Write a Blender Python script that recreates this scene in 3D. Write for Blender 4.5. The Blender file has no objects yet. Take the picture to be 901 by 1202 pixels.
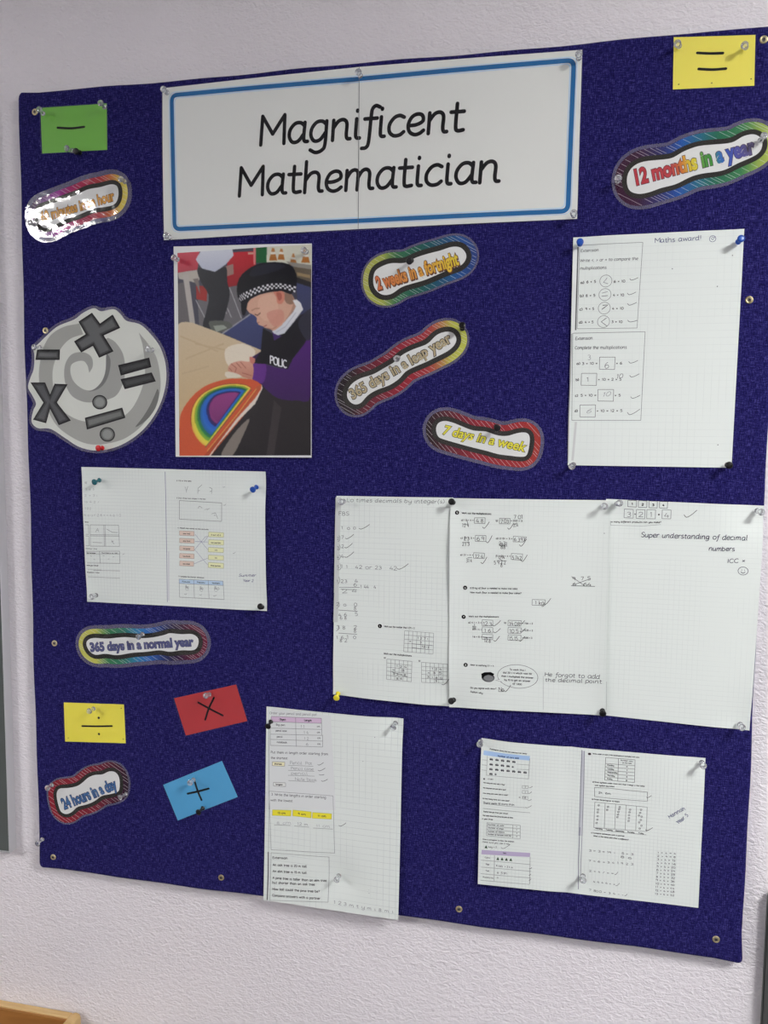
import bpy, bmesh, math, random
import numpy as np
from mathutils import Matrix, Vector
random.seed(7)
S = bpy.context.scene
COL = S.collection

# ---------------------------------------------------------------- camera
# Board coordinates are millimetres from the board's top left corner: u to the
# right, v down, h out from the board's face.  World: x=u, y=-h, z=TOP-v.
TOP = 2050.0
def W(u, v, h=0.0):
    return (u/1000.0, -h/1000.0, (TOP-v)/1000.0)
cam_d = bpy.data.cameras.new('camera')
cam_d.sensor_width = 36.0
cam_d.lens = 970.32/1202*36.0
cam_d.clip_start = 0.02
cam = bpy.data.objects.new('camera', cam_d)
COL.objects.link(cam)
cam.matrix_world = Matrix((
    (0.97619369, -0.02869841, 0.21499369, 0.8210),
    (0.21668561, 0.08490801, -0.97254202, -1.1380),
    (0.00965573, 0.99597542, 0.08910519, (TOP-508.6)/1000),
    (0, 0, 0, 1)))
S.camera = cam
S.view_settings.view_transform = 'Standard'
S.view_settings.look = 'None'
S.view_settings.gamma = 1.0
S.view_settings.exposure = 0.0
S.view_settings.use_curve_mapping = False
w = bpy.data.worlds.new('room_air'); S.world = w; w.use_nodes = True
w.node_tree.nodes['Background'].inputs[0].default_value = (0.8, 0.85, 1, 1)
w.node_tree.nodes['Background'].inputs[1].default_value = 0.15
LAMP_POWER = 57.0

# ---------------------------------------------------------------- materials
def lin(c):
    return tuple(((x/255)/12.92 if x <= 10 else ((x/255+0.055)/1.055)**2.4) for x in c)
class NT:
    def __init__(s, name):
        s.m = bpy.data.materials.new(name); s.m.use_nodes = True
        s.t = s.m.node_tree; s.n = s.t.nodes; s.p = s.n['Principled BSDF']
    def add(s, typ, **kw):
        n = s.n.new(typ)
        for k, v in kw.items():
            if k.startswith('i_'):
                key = k[2:].replace('_', ' ')
                n.inputs[key].default_value = v
            else: setattr(n, k, v)
        return n
    def link(s, a, b): s.t.links.new(a, b)
    def math(s, op, a, b=None, c=None):
        n = s.n.new('ShaderNodeMath'); n.operation = op
        for i, x in enumerate((a, b, c)):
            if x is None: continue
            if isinstance(x, (int, float)): n.inputs[i].default_value = x
            else: s.link(x, n.inputs[i])
        return n.outputs[0]
    def ramp(s, fac, stops):
        n = s.n.new('ShaderNodeValToRGB'); s.link(fac, n.inputs[0])
        e = n.color_ramp.elements
        while len(e) < len(stops): e.new(0.5)
        for x, (p, c) in zip(e, stops): x.position = p; x.color = (*c, 1)
        return n.outputs[0]
    def bump(s, h, strength, dist=0.001):
        n = s.n.new('ShaderNodeBump'); n.inputs['Strength'].default_value = strength
        n.inputs['Distance'].default_value = dist; s.link(h, n.inputs['Height'])
        s.link(n.outputs[0], s.p.inputs['Normal']); return n
    def pos(s):
        return s.n.new('ShaderNodeNewGeometry').outputs['Position']
def plain(name, c, rough=0.5, metal=0.0, **kw):
    k = NT(name); k.p.inputs['Base Color'].default_value = (*lin(c), 1)
    k.p.inputs['Roughness'].default_value = rough; k.p.inputs['Metallic'].default_value = metal
    for a, b in kw.items(): k.p.inputs[a.replace('_', ' ')].default_value = b
    return k.m
def mat_wall(name, c, amp=1.0):
    k = NT(name); g = k.pos()
    n1 = k.add('ShaderNodeTexNoise', i_Scale=165.0, i_Detail=3.0, i_Roughness=0.55, i_Distortion=0.7)
    n2 = k.add('ShaderNodeTexNoise', i_Scale=310.0, i_Detail=2.0)
    n3 = k.add('ShaderNodeTexNoise', i_Scale=2.2, i_Detail=2.0)
    mp = k.add('ShaderNodeMapping'); mp.inputs['Rotation'].default_value = (0, 0.5, 0)
    mp.inputs['Scale'].default_value = (0.75, 1, 1.25)
    k.link(g, mp.inputs[0])
    for n in (n1, n2, n3): k.link(mp.outputs[0], n.inputs['Vector'])
    h = k.math('ADD', k.math('MULTIPLY', n1.outputs[0], 1.0), k.math('MULTIPLY', n2.outputs[0], 0.3))
    k.bump(h, 1.0, 0.0026*amp)
    a = lin(c); b = tuple(x*0.93 for x in a)
    k.link(k.ramp(n3.outputs[0], [(0.35, b), (0.65, a)]), k.p.inputs['Base Color'])
    k.p.inputs['Roughness'].default_value = 0.55
    return k.m
def mat_fabric():
    k = NT('woven_fabric'); g = k.pos()
    sep = k.add('ShaderNodeSeparateXYZ')
    nz = k.add('ShaderNodeTexNoise', i_Scale=60.0, i_Detail=2.0); k.link(g, nz.inputs['Vector'])
    wob = k.add('ShaderNodeVectorMath', operation='MULTIPLY_ADD')
    k.link(nz.outputs['Color'], wob.inputs[0]); wob.inputs[1].default_value = (0.0012,)*3; k.link(g, wob.inputs[2])
    k.link(wob.outputs[0], sep.inputs[0])
    f = 2*math.pi/0.0019
    sx = k.math('SINE', k.math('MULTIPLY', sep.outputs[0], f))
    sz = k.math('SINE', k.math('MULTIPLY', sep.outputs[2], f))
    # long thin yarns, lighter and darker
    m1 = k.add('ShaderNodeMapping'); m1.inputs['Scale'].default_value = (120, 1, 1000); k.link(g, m1.inputs[0])
    m2 = k.add('ShaderNodeMapping'); m2.inputs['Scale'].default_value = (1000, 1, 120); k.link(g, m2.inputs[0])
    y1 = k.add('ShaderNodeTexNoise', i_Scale=1.0, i_Detail=1.0); k.link(m1.outputs[0], y1.inputs['Vector'])
    y2 = k.add('ShaderNodeTexNoise', i_Scale=1.0, i_Detail=1.0); k.link(m2.outputs[0], y2.inputs['Vector'])
    fine = k.add('ShaderNodeTexNoise', i_Scale=700.0, i_Detail=1.0); k.link(g, fine.inputs['Vector'])
    weave = k.math('MULTIPLY', sx, sz)
    t = k.math('ADD', k.math('MULTIPLY', y1.outputs[0], 0.42), k.math('MULTIPLY', y2.outputs[0], 0.42))
    t = k.math('ADD', t, k.math('MULTIPLY', fine.outputs[0], 0.3))
    t = k.math('ADD', t, k.math('MULTIPLY', weave, 0.05))
    k.link(k.ramp(t, [(0.38, lin((8, 7, 48))), (0.58, lin((27, 23, 88))), (0.74, lin((74, 70, 136)))]), k.p.inputs['Base Color'])
    k.bump(k.math('ADD', t, k.math('MULTIPLY', weave, 0.1)), 0.8, 0.0009)
    k.p.inputs['Roughness'].default_value = 0.95
    k.p.inputs['Specular IOR Level'].default_value = 0.15
    k.p.inputs['Sheen Weight'].default_value = 0.03
    k.p.inputs['Sheen Tint'].default_value = (0.35, 0.3, 0.8, 1)
    return k.m
def mat_paper(name, grid, strength, c=(226, 233, 229), ox=0.0, oz=0.0):
    """white paper with a faint printed square grid; grid = spacing in mm"""
    k = NT(name); g = k.pos()
    sep = k.add('ShaderNodeSeparateXYZ'); k.link(g, sep.inputs[0])
    nb = k.add('ShaderNodeTexNoise', i_Scale=14.0, i_Detail=3.0); k.link(g, nb.inputs['Vector'])
    base = lin(c)
    if grid:
        def ln(o, off):
            fr = k.math('FRACT', k.math('DIVIDE', k.math('ADD', o, 10+off), grid/1000.0))
            return k.math('LESS_THAN', fr, 0.42/grid)
        hz = ln(sep.outputs[2], oz); vt = ln(sep.outputs[0], ox)
        pv = k.ramp(nb.outputs[0], [(0.44, (0.05,)*3), (0.60, (1,)*3)])
        n2 = k.add('ShaderNodeTexNoise', i_Scale=9.0, i_Detail=2.0); k.link(g, n2.inputs['Vector'])
        ph = k.ramp(n2.outputs[0], [(0.36, (0.25,)*3), (0.55, (1,)*3)])
        m = k.math('MAXIMUM', k.math('MULTIPLY', hz, ph), k.math('MULTIPLY', vt, pv))
        m = k.math('MULTIPLY', m, strength)
        mx = k.add('ShaderNodeMix', data_type='RGBA')
        k.link(m, mx.inputs['Factor']); mx.inputs['A'].default_value = (*base, 1)
        mx.inputs['B'].default_value = (*lin((120, 130, 140)), 1)
        k.link(mx.outputs['Result'], k.p.inputs['Base Color'])
    else: k.p.inputs['Base Color'].default_value = (*base, 1)
    k.bump(nb.outputs[0], 0.25, 0.003)
    k.p.inputs['Roughness'].default_value = 0.6
    k.p.inputs['Specular IOR Level'].default_value = 0.3
    return k.m
def mat_ink(name, rough=0.5, spec=0.3, bump=False):
    k = NT(name); a = k.add('ShaderNodeAttribute', attribute_name='Col')
    k.link(a.outputs['Color'], k.p.inputs['Base Color'])
    k.p.inputs['Roughness'].default_value = rough; k.p.inputs['Specular IOR Level'].default_value = spec
    return k.m
def mat_film(name, haze=0.10, wave=0.0015, scale=28.0, rough=0.05):
    k = NT(name); k.n.remove(k.p); out = k.n['Material Output']
    g = k.pos()
    nz = k.add('ShaderNodeTexNoise', i_Scale=scale, i_Detail=2.0, i_Roughness=0.45); k.link(g, nz.inputs['Vector'])
    b = k.add('ShaderNodeBump', i_Strength=1.0, i_Distance=wave); k.link(nz.outputs[0], b.inputs['Height'])
    tr = k.add('ShaderNodeBsdfTransparent'); df = k.add('ShaderNodeBsdfDiffuse'); gl = k.add('ShaderNodeBsdfGlossy')
    df.inputs[0].default_value = (0.62, 0.58, 0.68, 1); gl.inputs['Roughness'].default_value = rough
    k.link(b.outputs[0], gl.inputs['Normal'])
    dt = k.add('ShaderNodeVectorMath', operation='DOT_PRODUCT'); k.link(b.outputs[0], dt.inputs[0])
    k.link(k.n['Geometry'].outputs['Incoming'], dt.inputs[1])
    fr = k.math('ADD', 0.045, k.math('MULTIPLY', 0.955, k.math('POWER', k.math('SUBTRACT', 1.0, k.math('MINIMUM', 1.0, k.math('ABSOLUTE', dt.outputs['Value']))), 5.0)))
    m1 = k.add('ShaderNodeMixShader'); m1.inputs[0].default_value = haze
    k.link(tr.outputs[0], m1.inputs[1]); k.link(df.outputs[0], m1.inputs[2])
    m2 = k.add('ShaderNodeMixShader'); k.link(fr, m2.inputs[0])
    k.link(m1.outputs[0], m2.inputs[1]); k.link(gl.outputs[0], m2.inputs[2])
    k.link(m2.outputs[0], out.inputs['Surface'])
    return k.m
def mat_wood(name, a, b):
    k = NT(name); g = k.pos()
    mp = k.add('ShaderNodeMapping'); mp.inputs['Scale'].default_value = (3, 25, 25); k.link(g, mp.inputs[0])
    nz = k.add('ShaderNodeTexNoise', i_Scale=3.0, i_Detail=4.0, i_Distortion=1.2); k.link(mp.outputs[0], nz.inputs['Vector'])
    k.link(k.ramp(nz.outputs[0], [(0.3, lin(a)), (0.7, lin(b))]), k.p.inputs['Base Color'])
    k.p.inputs['Roughness'].default_value = 0.45
    k.bump(nz.outputs[0], 0.2, 0.001)
    return k.m

M_WALL = mat_wall('textured_wall_paint', (240, 236, 240))
M_CEIL = plain('ceiling_tile_white', (225, 225, 222), 0.9)
M_FLOOR = plain('grey_carpet', (105, 104, 112), 0.95)
M_FAB = mat_fabric()
M_INK = mat_ink('printed_ink', 0.6, 0.12)
M_GLOSSINK = mat_ink('print_under_film', 0.7, 0.05)
M_FILM = mat_film('laminate_film', 0.012, 0.0015, 30.0, 0.08)
M_MARGIN = mat_film('laminate_margin', 0.16, 0.0010, 34.0, 0.1)
M_FILM2 = mat_film('laminate_film_smooth', 0.015, 0.0007, 9.0, 0.09)
M_BRASS = plain('brass', (222, 208, 160), 0.3, 1.0)
M_STEEL = plain('steel', (150, 145, 135), 0.35, 1.0)
M_DARK = plain('screw_recess', (20, 18, 16), 0.7)
M_NEEDLE = plain('pin_needle', (200, 200, 200), 0.25, 1.0)
PINM = {
 'clear': plain('clear_plastic', (238, 240, 242), 0.08, 0.0, Transmission_Weight=0.85, IOR=1.45),
 'blue': plain('blue_plastic', (20, 78, 175), 0.28),
 'black': plain('black_plastic', (10, 10, 11), 0.3),
 'teal': plain('teal_plastic', (40, 120, 130), 0.25, 0.0, Transmission_Weight=0.25),
 'yellow': plain('yellow_plastic', (240, 225, 60), 0.3),
 'red': plain('red_plastic', (200, 25, 28), 0.3),
}
M_GREYBOARD = plain('grey_felt', (84, 90, 88), 0.9)
M_RIM = plain('pale_aluminium_edge', (205, 205, 208), 0.45, 0.3)
M_WOOD = mat_wood('varnished_birch', (196, 160, 104), (214, 182, 128))
M_WOODIN = mat_wood('stained_plywood', (150, 100, 48), (168, 116, 60))
M_CABINET = plain('grey_painted_metal', (96, 99, 98), 0.5)

# ---------------------------------------------------------------- object helpers
def tag(o, label=None, cat=None, group=None, kind=None):
    if label: o['label'] = label
    if cat: o['category'] = cat
    if group: o['group'] = group
    if kind: o['kind'] = kind
    return o
def empty(name, u, v, h=0.0):
    o = bpy.data.objects.new(name, None); COL.objects.link(o); o.location = W(u, v, h)
    o.empty_display_size = 0.02
    return o
def link_mesh(name, me, parent=None, mat=None, loc=None):
    o = bpy.data.objects.new(name, me); COL.objects.link(o)
    if mat: me.materials.append(mat)
    if parent: o.parent = parent
    if loc: o.location = loc
    return o
class MB:
    """collects faces in board millimetres (u, v, h) with a colour per vertex"""
    def __init__(s): s.V = []; s.F = []; s.C = []
    def add(s, pts, faces, col):
        b = len(s.V); s.V += pts; s.F += [tuple(b+i for i in f) for f in faces]
        s.C += list(col) if isinstance(col[0], (tuple, list)) else [col]*len(pts)
    def build(s, name, mat, parent=None, smooth=False, bottom=False):
        me = bpy.data.meshes.new(name)
        o0 = (0, 0, 0)
        if parent is not None:
            q = parent
            o0 = [0, 0, 0]
            while q: o0 = [a+b for a, b in zip(o0, q.location)]; q = q.parent
            o = None
            c = (0, 0, 0)
        else:
            us = [p[0] for p in s.V]; vs = [p[1] for p in s.V]; hs = [p[2] for p in s.V]
            c = W((min(us)+max(us))/2, max(vs) if bottom else (min(vs)+max(vs))/2, min(hs)); o0 = c
        me.from_pydata([tuple(a-b for a, b in zip(W(*p), o0)) for p in s.V], [], s.F)
        at = me.color_attributes.new('Col', 'FLOAT_COLOR', 'POINT')
        at.data.foreach_set('color', np.array([(*x, 1.0) for x in s.C], dtype=np.float32).ravel())
        # keep every face looking into the room (-y) for the flat prints
        me.update()
        if smooth: me.polygons.foreach_set('use_smooth', [True]*len(me.polygons))
        o = link_mesh(name, me, parent, mat, c if parent is None else None)
        if name in ('handwriting', 'printed_text'): o['kind'] = 'stuff'
        return o
def orient(me):
    bm = bmesh.new(); bm.from_mesh(me); bmesh.ops.recalc_face_normals(bm, faces=bm.faces); bm.to_mesh(me); bm.free()

def catmull(pts, n=5, closed=False):
    if len(pts) < 3 and not closed: return [tuple(p) for p in pts]
    P = [np.array(p, float) for p in pts]; out = []
    N = len(P); rng = range(N if closed else N-1)
    for i in rng:
        p1, p2 = P[i], P[(i+1) % N]
        p0 = P[i-1] if (closed or i > 0) else p1*2-p2
        p3 = P[(i+2) % N] if (closed or i+2 < N) else p2*2-p1
        for j in range(n):
            t = j/n
            out.append(tuple(0.5*(2*p1+(p2-p0)*t+(2*p0-5*p1+4*p2-p3)*t*t+(3*p1-p0-3*p2+p3)*t**3)))
    if not closed: out.append(tuple(P[-1]))
    return out

# ---------------------------------------------------------------- single stroke alphabet
G = {}
def glyph(ch, adv, s): G[ch] = (adv, s)
BOWL = "4.1,4.2 3.1,5 1.7,4.8 .6,3.3 .5,1.5 1.4,.15 2.8,.4 4.1,2.2"
glyph('a', 5.4, BOWL+";4.2,5 4.1,1.3 4.4,.25 5.1,.15")
glyph('b', 5.2, ".6,7.8 .6,.1;.6,3.6 1.7,4.8 3.2,4.9 4.3,3.5 4.2,1.3 3,.1 1.6,.1 .6,.9")
glyph('c', 4.5, "3.9,4.5 2.8,5 1.5,4.5 .5,2.9 .6,1.1 1.7,.1 3.1,.2 4,.9")
glyph('d', 5.4, BOWL+";4.2,7.8 4.1,1.3 4.4,.25 5.1,.15")
glyph('e', 4.8, ".6,2.3 2.4,2.4 3.9,3.2 3.7,4.6 2.5,5 1.2,4.3 .5,2.5 .9,.8 2.1,0 3.3,.2 4.2,.9")
glyph('f', 3.6, "3.9,7.5 2.9,7.9 2.1,7.1 1.9,5 1.7,-.8 1.2,-2.3 .1,-2.5;.4,4.8 3.4,4.8")
glyph('g', 5.3, BOWL+";4.2,5 4.1,-.8 3.4,-2.3 1.9,-2.8 .5,-2.1")
glyph('h', 5.3, ".6,7.8 .6,0;.6,3 1.8,4.7 3.1,5 3.9,4 3.9,1.3 4.2,.25 4.9,.15")
glyph('i', 2.4, ".8,5 .8,1.2 1.1,.25 1.8,.15;.9,6.9 .9,7.1")
glyph('j', 2.4, "1.2,5 1.1,-.8 .6,-2.3 -.5,-2.6;1.3,6.9 1.3,7.1")
glyph('k', 4.7, ".6,7.8 .6,0;3.7,4.8 .8,2.3;1.6,2.8 4.1,0")
glyph('l', 2.4, ".8,7.8 .8,1.2 1.1,.25 1.8,.15")
glyph('m', 7.6, ".6,5 .6,0;.6,3 1.6,4.7 2.7,5 3.3,4 3.3,0;3.3,3 4.3,4.7 5.4,5 6.1,4 6.1,1.3 6.4,.25 7.1,.15")
glyph('n', 5.4, ".6,5 .6,0;.6,3 1.8,4.7 3.1,5 3.9,4 3.9,1.3 4.2,.25 4.9,.15")
glyph('o', 5.1, "2.5,5 1,4.4 .5,2.5 1,.6 2.5,0 4,.6 4.5,2.5 4,4.4 2.5,5")
glyph('p', 5.1, ".6,5 .6,-2.8;.6,3.6 1.7,4.8 3.2,4.9 4.3,3.5 4.2,1.3 3,.1 1.6,.1 .6,.9")
glyph('q', 5.1, BOWL+";4.2,5 4.2,-2.8")
glyph('r', 3.7, ".6,5 .6,0;.6,3 1.5,4.6 2.6,5 3.4,4.8")
glyph('s', 4.2, "3.4,4.5 2.2,5 1,4.4 1.1,3.3 2.3,2.6 3.5,1.8 3.4,.5 2,0 .6,.5")
glyph('t', 3.8, "1.5,6.8 1.5,1.3 2,.2 3.3,.3;.2,4.8 3.2,4.8")
glyph('u', 5.3, ".6,5 .6,1.5 1.5,.1 2.9,.5 4,2.1;4,5 4,1.3 4.3,.25 5,.15")
glyph('v', 4.4, ".3,5 2.1,0;2.1,0 3.9,5")
glyph('w', 6.6, ".3,5 1.7,0;1.7,0 3.2,4.6;3.2,4.6 4.7,0;4.7,0 6.1,5")
glyph('x', 4.4, ".4,5 3.9,0;3.8,5 .4,0")
glyph('y', 5.0, ".6,5 .6,1.8 1.5,.6 2.8,.9 4,2.4;4,5 4,-.8 3.2,-2.4 1.6,-2.8 .5,-2.2")
glyph('z', 4.4, ".5,5 3.8,5;3.8,5 .5,0;.5,0 4,0")
glyph('A', 6.2, ".3,0 3,7.3;3,7.3 5.7,0;1.3,2.5 4.7,2.5")
glyph('B', 5.4, ".7,0 .7,7.3;.7,7.3 3.6,7.1 3.8,4.6 .8,4;.8,4 4.2,3.6 4.6,1 3,0 .7,0")
glyph('C', 5.6, "5,6.4 3.4,7.3 1.4,6.2 .5,3.6 1.4,1 3.4,0 5.1,.9")
glyph('D', 6.0, ".7,0 .7,7.3;.7,7.3 3.6,7 5.3,3.7 3.6,.4 .7,0")
glyph('E', 5.0, "4.3,7.3 .7,7.3;.7,7.3 .7,0;.7,0 4.5,0;.7,3.9 3.8,3.9")
glyph('F', 4.8, "4.3,7.3 .7,7.3;.7,7.3 .7,0;.7,3.9 3.6,3.9")
glyph('H', 6.0, ".7,7.3 .7,0;5.2,7.3 5.2,0;.7,3.8 5.2,3.8")
glyph('I', 2.0, "1,7.3 1,0")
glyph('J', 4.0, "3,7.3 3,1.5 1.8,0 .4,.6")
glyph('L', 4.8, ".7,7.3 .7,0;.7,0 4.4,0")
glyph('M', 7.4, ".7,0 .8,7.3;.8,7.3 3.6,2.6;3.6,2.6 6.4,7.3;6.4,7.3 6.6,0")
glyph('N', 6.2, ".7,0 .7,7.3;.7,7.3 5.3,0;5.3,0 5.3,7.3")
glyph('O', 6.4, "3.2,7.3 1.2,6.3 .5,3.6 1.2,1 3.2,0 5.2,1 5.9,3.6 5.2,6.3 3.2,7.3")
glyph('P', 5.0, ".7,0 .7,7.3;.7,7.3 3.6,7.1 4.4,5.4 3.4,3.7 .7,3.5")
glyph('R', 5.2, ".7,0 .7,7.3;.7,7.3 3.6,7.1 4.4,5.4 3.4,3.7 .7,3.5;2.6,3.6 4.6,0"); glyph('K', 5.2, ".7,0 .7,7.3;4.4,7.3 .7,3.2;1.8,4.4 4.6,0"); glyph('G', 6.0, "5,6.4 3.4,7.3 1.4,6.2 .5,3.6 1.4,1 3.4,0 5.2,1 5.2,3;5.2,3 3.6,3"); glyph('U', 5.8, ".7,7.3 .7,2 1.6,.2 3.6,.1 5,1.6 5.1,7.3"); glyph('V', 5.6, ".3,7.3 2.8,0;2.8,0 5.3,7.3")
glyph('S', 5.2, "4.4,6.5 2.8,7.3 1,6.4 1.2,4.6 2.8,3.7 4.3,2.7 4.2,.9 2.5,0 .6,.7")
glyph('T', 5.4, ".3,7.3 5.1,7.3;2.7,7.3 2.7,0")
glyph('W', 8.0, ".3,7.3 2.2,0;2.2,0 4,6.6;4,6.6 5.8,0;5.8,0 7.7,7.3")
glyph('Y', 5.2, ".3,7.3 2.6,3.6;4.9,7.3 2.6,3.6;2.6,3.6 2.6,0")
glyph('0', 5.0, "2.5,7 1,6 .5,3.5 1,1 2.5,0 4,1 4.5,3.5 4,6 2.5,7")
glyph('1', 3.4, ".8,5.8 2,7;2,7 2,0")
glyph('2', 4.8, ".6,5.6 1.5,6.9 3.2,6.9 3.9,5.3 2.8,3 .5,.1;.5,.1 4.3,.1")
glyph('3', 4.8, ".7,6.4 2.2,7 3.8,6.2 3.4,4.3 1.9,3.7;1.9,3.7 3.8,3.3 4.1,1.3 2.5,0 .6,.6")
glyph('4', 5.0, "2.6,7 .5,2.2;.5,2.2 4.4,2.2;3.3,4.4 3.3,0")
glyph('5', 4.8, "3.9,7 1.1,7;1.1,7 .9,4.1;.9,4.1 2.6,4.5 4,3.2 3.8,1 2.2,0 .5,.6")
glyph('6', 5.0, "3.6,7 1.6,5.4 .6,2.6 1.2,.4 2.7,0 4.2,1.2 3.9,3.2 2.4,3.9 .8,2.6")
glyph('7', 4.6, ".5,7 4.2,7;4.2,7 1.6,0")
glyph('8', 5.0, "3.9,6 2.5,7 1.1,6 1.5,4.4 3.6,3 4,1 2.5,0 .9,1 1.4,3 3.5,4.6 3.9,6")
glyph('9', 5.0, "4.1,5.2 3.2,6.9 1.4,6.7 .7,5 1.7,3.5 3.3,3.8 4.1,5.2;4.1,5.8 3.7,0")
glyph('.', 2.0, ".9,0 .9,.3"); glyph(',', 2.0, "1,.3 .5,-1"); glyph(':', 2.0, ".9,.3 .9,.6;.9,3.6 .9,3.9")
glyph('-', 3.6, ".5,3 3,3"); glyph('=', 4.4, ".4,4 3.8,4;.4,2.2 3.8,2.2"); glyph('+', 4.6, ".4,3 4,3;2.2,4.9 2.2,1.1")
glyph('*', 4.4, ".7,4.6 3.5,1.6;3.5,4.6 .7,1.6"); glyph('<', 4.6, "3.8,5.4 .6,3;.6,3 3.8,.6"); glyph('>', 4.6, ".6,5.4 3.8,3;3.8,3 .6,.6")
glyph('(', 2.8, "2.2,8 .8,5 .8,2 2.2,-1"); glyph(')', 2.8, ".6,8 2,5 2,2 .6,-1"); glyph('!', 2.0, "1,7.3 1,2;1,.1 1,.4")
glyph('?', 4.4, ".6,5.8 1.6,7.2 3.4,7 3.6,5.2 2.1,3.6 2.1,2;2.1,.1 2.1,.4"); glyph('/', 3.8, "3.4,7.3 .4,0"); glyph("'", 1.6, ".8,7.6 .8,6")
glyph(' ', 3.4, "")
GS = {k: (a, [[tuple(float(q) for q in p.split(',')) for p in st.split()] for st in s.split(';') if st]) for k, (a, s) in G.items()}

class Ink(MB):
    """flat print and writing laid on a sheet whose height is hf(u, v)"""
    def __init__(s, hf, dz=0.15): super().__init__(); s.hf = hf; s.dz = dz; s.k = 0
    def lift(s, p, dz):
        return (p[0], p[1], s.hf(p[0], p[1])+s.dz+dz)
    def line(s, pts, w, col, dz=0.0, cap=False, closed=False):
        P = [np.array(p[:2], float) for p in pts]
        Q = [P[0]]
        for p in P[1:]:
            if np.hypot(*(p-Q[-1])) > 1e-4: Q.append(p)
        P = [Q[0]]
        for p in Q[1:]:
            m_ = int(np.hypot(*(p-P[-1]))//9); a_ = P[-1]
            for i_ in range(1, m_+1): P.append(a_+(p-a_)*i_/(m_+1))
            P.append(p)
        if len(P) < 2: P = [P[0], P[0]+np.array([w*0.3, 0])]
        n = len(P); L = []; R = []
        for i in range(n):
            if closed: a, b = P[i-1], P[(i+1) % n]; d0 = P[i]-a; d1 = b-P[i]
            else: d0 = P[i]-P[i-1] if i else P[1]-P[0]; d1 = P[i+1]-P[i] if i+1 < n else d0
            d0 = d0/(np.hypot(*d0)+1e-9); d1 = d1/(np.hypot(*d1)+1e-9)
            m = d0+d1; l = np.hypot(*m); m = m/l if l > 1e-3 else d1
            nn = np.array([-m[1], m[0]]); sc = min(1.6, 1/max(0.5, float(m@d1)))
            L.append(P[i]+nn*w/2*sc); R.append(P[i]-nn*w/2*sc)
        s.k += 1; z = dz+(s.k % 7)*0.002
        pts3 = [s.lift(p, z) for p in L]+[s.lift(p, z) for p in R]
        F = [(i, i+1, n+i+1, n+i) for i in range(n-1)]
        if closed: F.append((n-1, 0, n, 2*n-1))
        s.add(pts3, F, col)
        if cap:
            for c in (P[0], P[-1]): s.disc(c, w/2, col, z, 14)
    def disc(s, c, r, col, dz=0.0, n=28, ry=None):
        ry = ry or r
        s.add([s.lift((c[0]+r*math.cos(2*math.pi*i/n), c[1]+ry*math.sin(2*math.pi*i/n)), dz) for i in range(n)], [tuple(range(n))], col)
    def circle(s, c, r, w, col, dz=0.0, ry=None, n=36):
        ry = ry or r
        s.line([(c[0]+r*math.cos(2*math.pi*i/n), c[1]+ry*math.sin(2*math.pi*i/n)) for i in range(n)], w, col, dz, closed=True)
    def fill(s, pts, col, dz=0.0):
        s.add([s.lift(p, dz) for p in pts], [tuple(range(len(pts)))], col)
    def quadfill(s, q, col, dz=0.0, n=0):
        a, b, c, d = [np.array(x[:2], float) for x in q]; V = []
        n = max(5, int(max(np.hypot(*(b-a)), np.hypot(*(d-a)))/5))
        for j in range(n+1):
            for i in range(n+1):
                t, r = i/n, j/n; V.append(s.lift((a*(1-t)+b*t)*(1-r)+(d*(1-t)+c*t)*r, dz))
        s.add(V, [(j*(n+1)+i, j*(n+1)+i+1, (j+1)*(n+1)+i+1, (j+1)*(n+1)+i) for j in range(n) for i in range(n)], col)
    def box(s, q, w, col, dz=0.0):
        for i in range(4): s.line([q[i], q[(i+1) % 4]], w, col, dz)
    def table(s, q, xs, ys, w, col, dz=0.0):
        a, b, c, d = [np.array(x[:2], float) for x in q]
        f = lambda t, r: (a*(1-t)+b*t)*(1-r)+(d*(1-t)+c*t)*r
        for t in xs: s.line([f(t, 0), f(t, .5), f(t, 1)], w, col, dz)
        for r in ys: s.line([f(0, r), f(.5, r), f(1, r)], w, col, dz)
    def text(s, txt, p, h, w, col, dz=0.03, jit=0.0, smooth=3, cap=False, slant=0.0, adv=None):
        """p = [baseline start, baseline end]; h = capital height in mm"""
        total = sum(GS[c][0] for c in txt)
        p0, p1 = np.array(p[0], float), np.array(p[1], float)
        e = p1-p0; sx = np.hypot(*e)/total; e /= np.hypot(*e); up = np.array([e[1], -e[0]]); sy = h/7.3
        x = 0.0
        for ch in txt:
            a, strokes = GS[ch]
            jy = random.uniform(-jit, jit); js = 1+random.uniform(-jit, jit)*0.25; jx = random.uniform(-jit, jit)*0.5
            for st in strokes:
                q = catmull(st, smooth) if len(st) > 2 else st
                s.line([p0+e*((x+px*js+jx+slant*py)*sx)+up*((py*js+jy)*sy) for px, py in q], w, col, dz, cap)
            x += a
    def para(s, rows, h, w, col, **kw):
        for txt, p in rows: s.text(txt, p, h, w, col, **kw)
    def tick(s, p, w, col, dz=0.04, short=0.35):
        """p = [elbow, end of the long stroke]"""
        a, b = np.array(p[0], float), np.array(p[1], float); L = np.hypot(*(b-a))
        s.line(catmull([a+np.array([-0.22*L, -0.22*L*short/0.35]), a, a*0.5+b*0.5+np.array([0.02*L, 0.05*L]), b], 3), w, col, dz)

GREY = lin((95, 98, 102)); DGREY = lin((55, 57, 60)); BLACK = lin((6, 6, 8)); PENCIL = lin((140, 143, 147))
FAINT = lin((165, 168, 170)); NAVY = lin((35, 38, 110)); WHITE = lin((232, 235, 233)); GREEN_PEN = lin((70, 74, 78))

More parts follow.
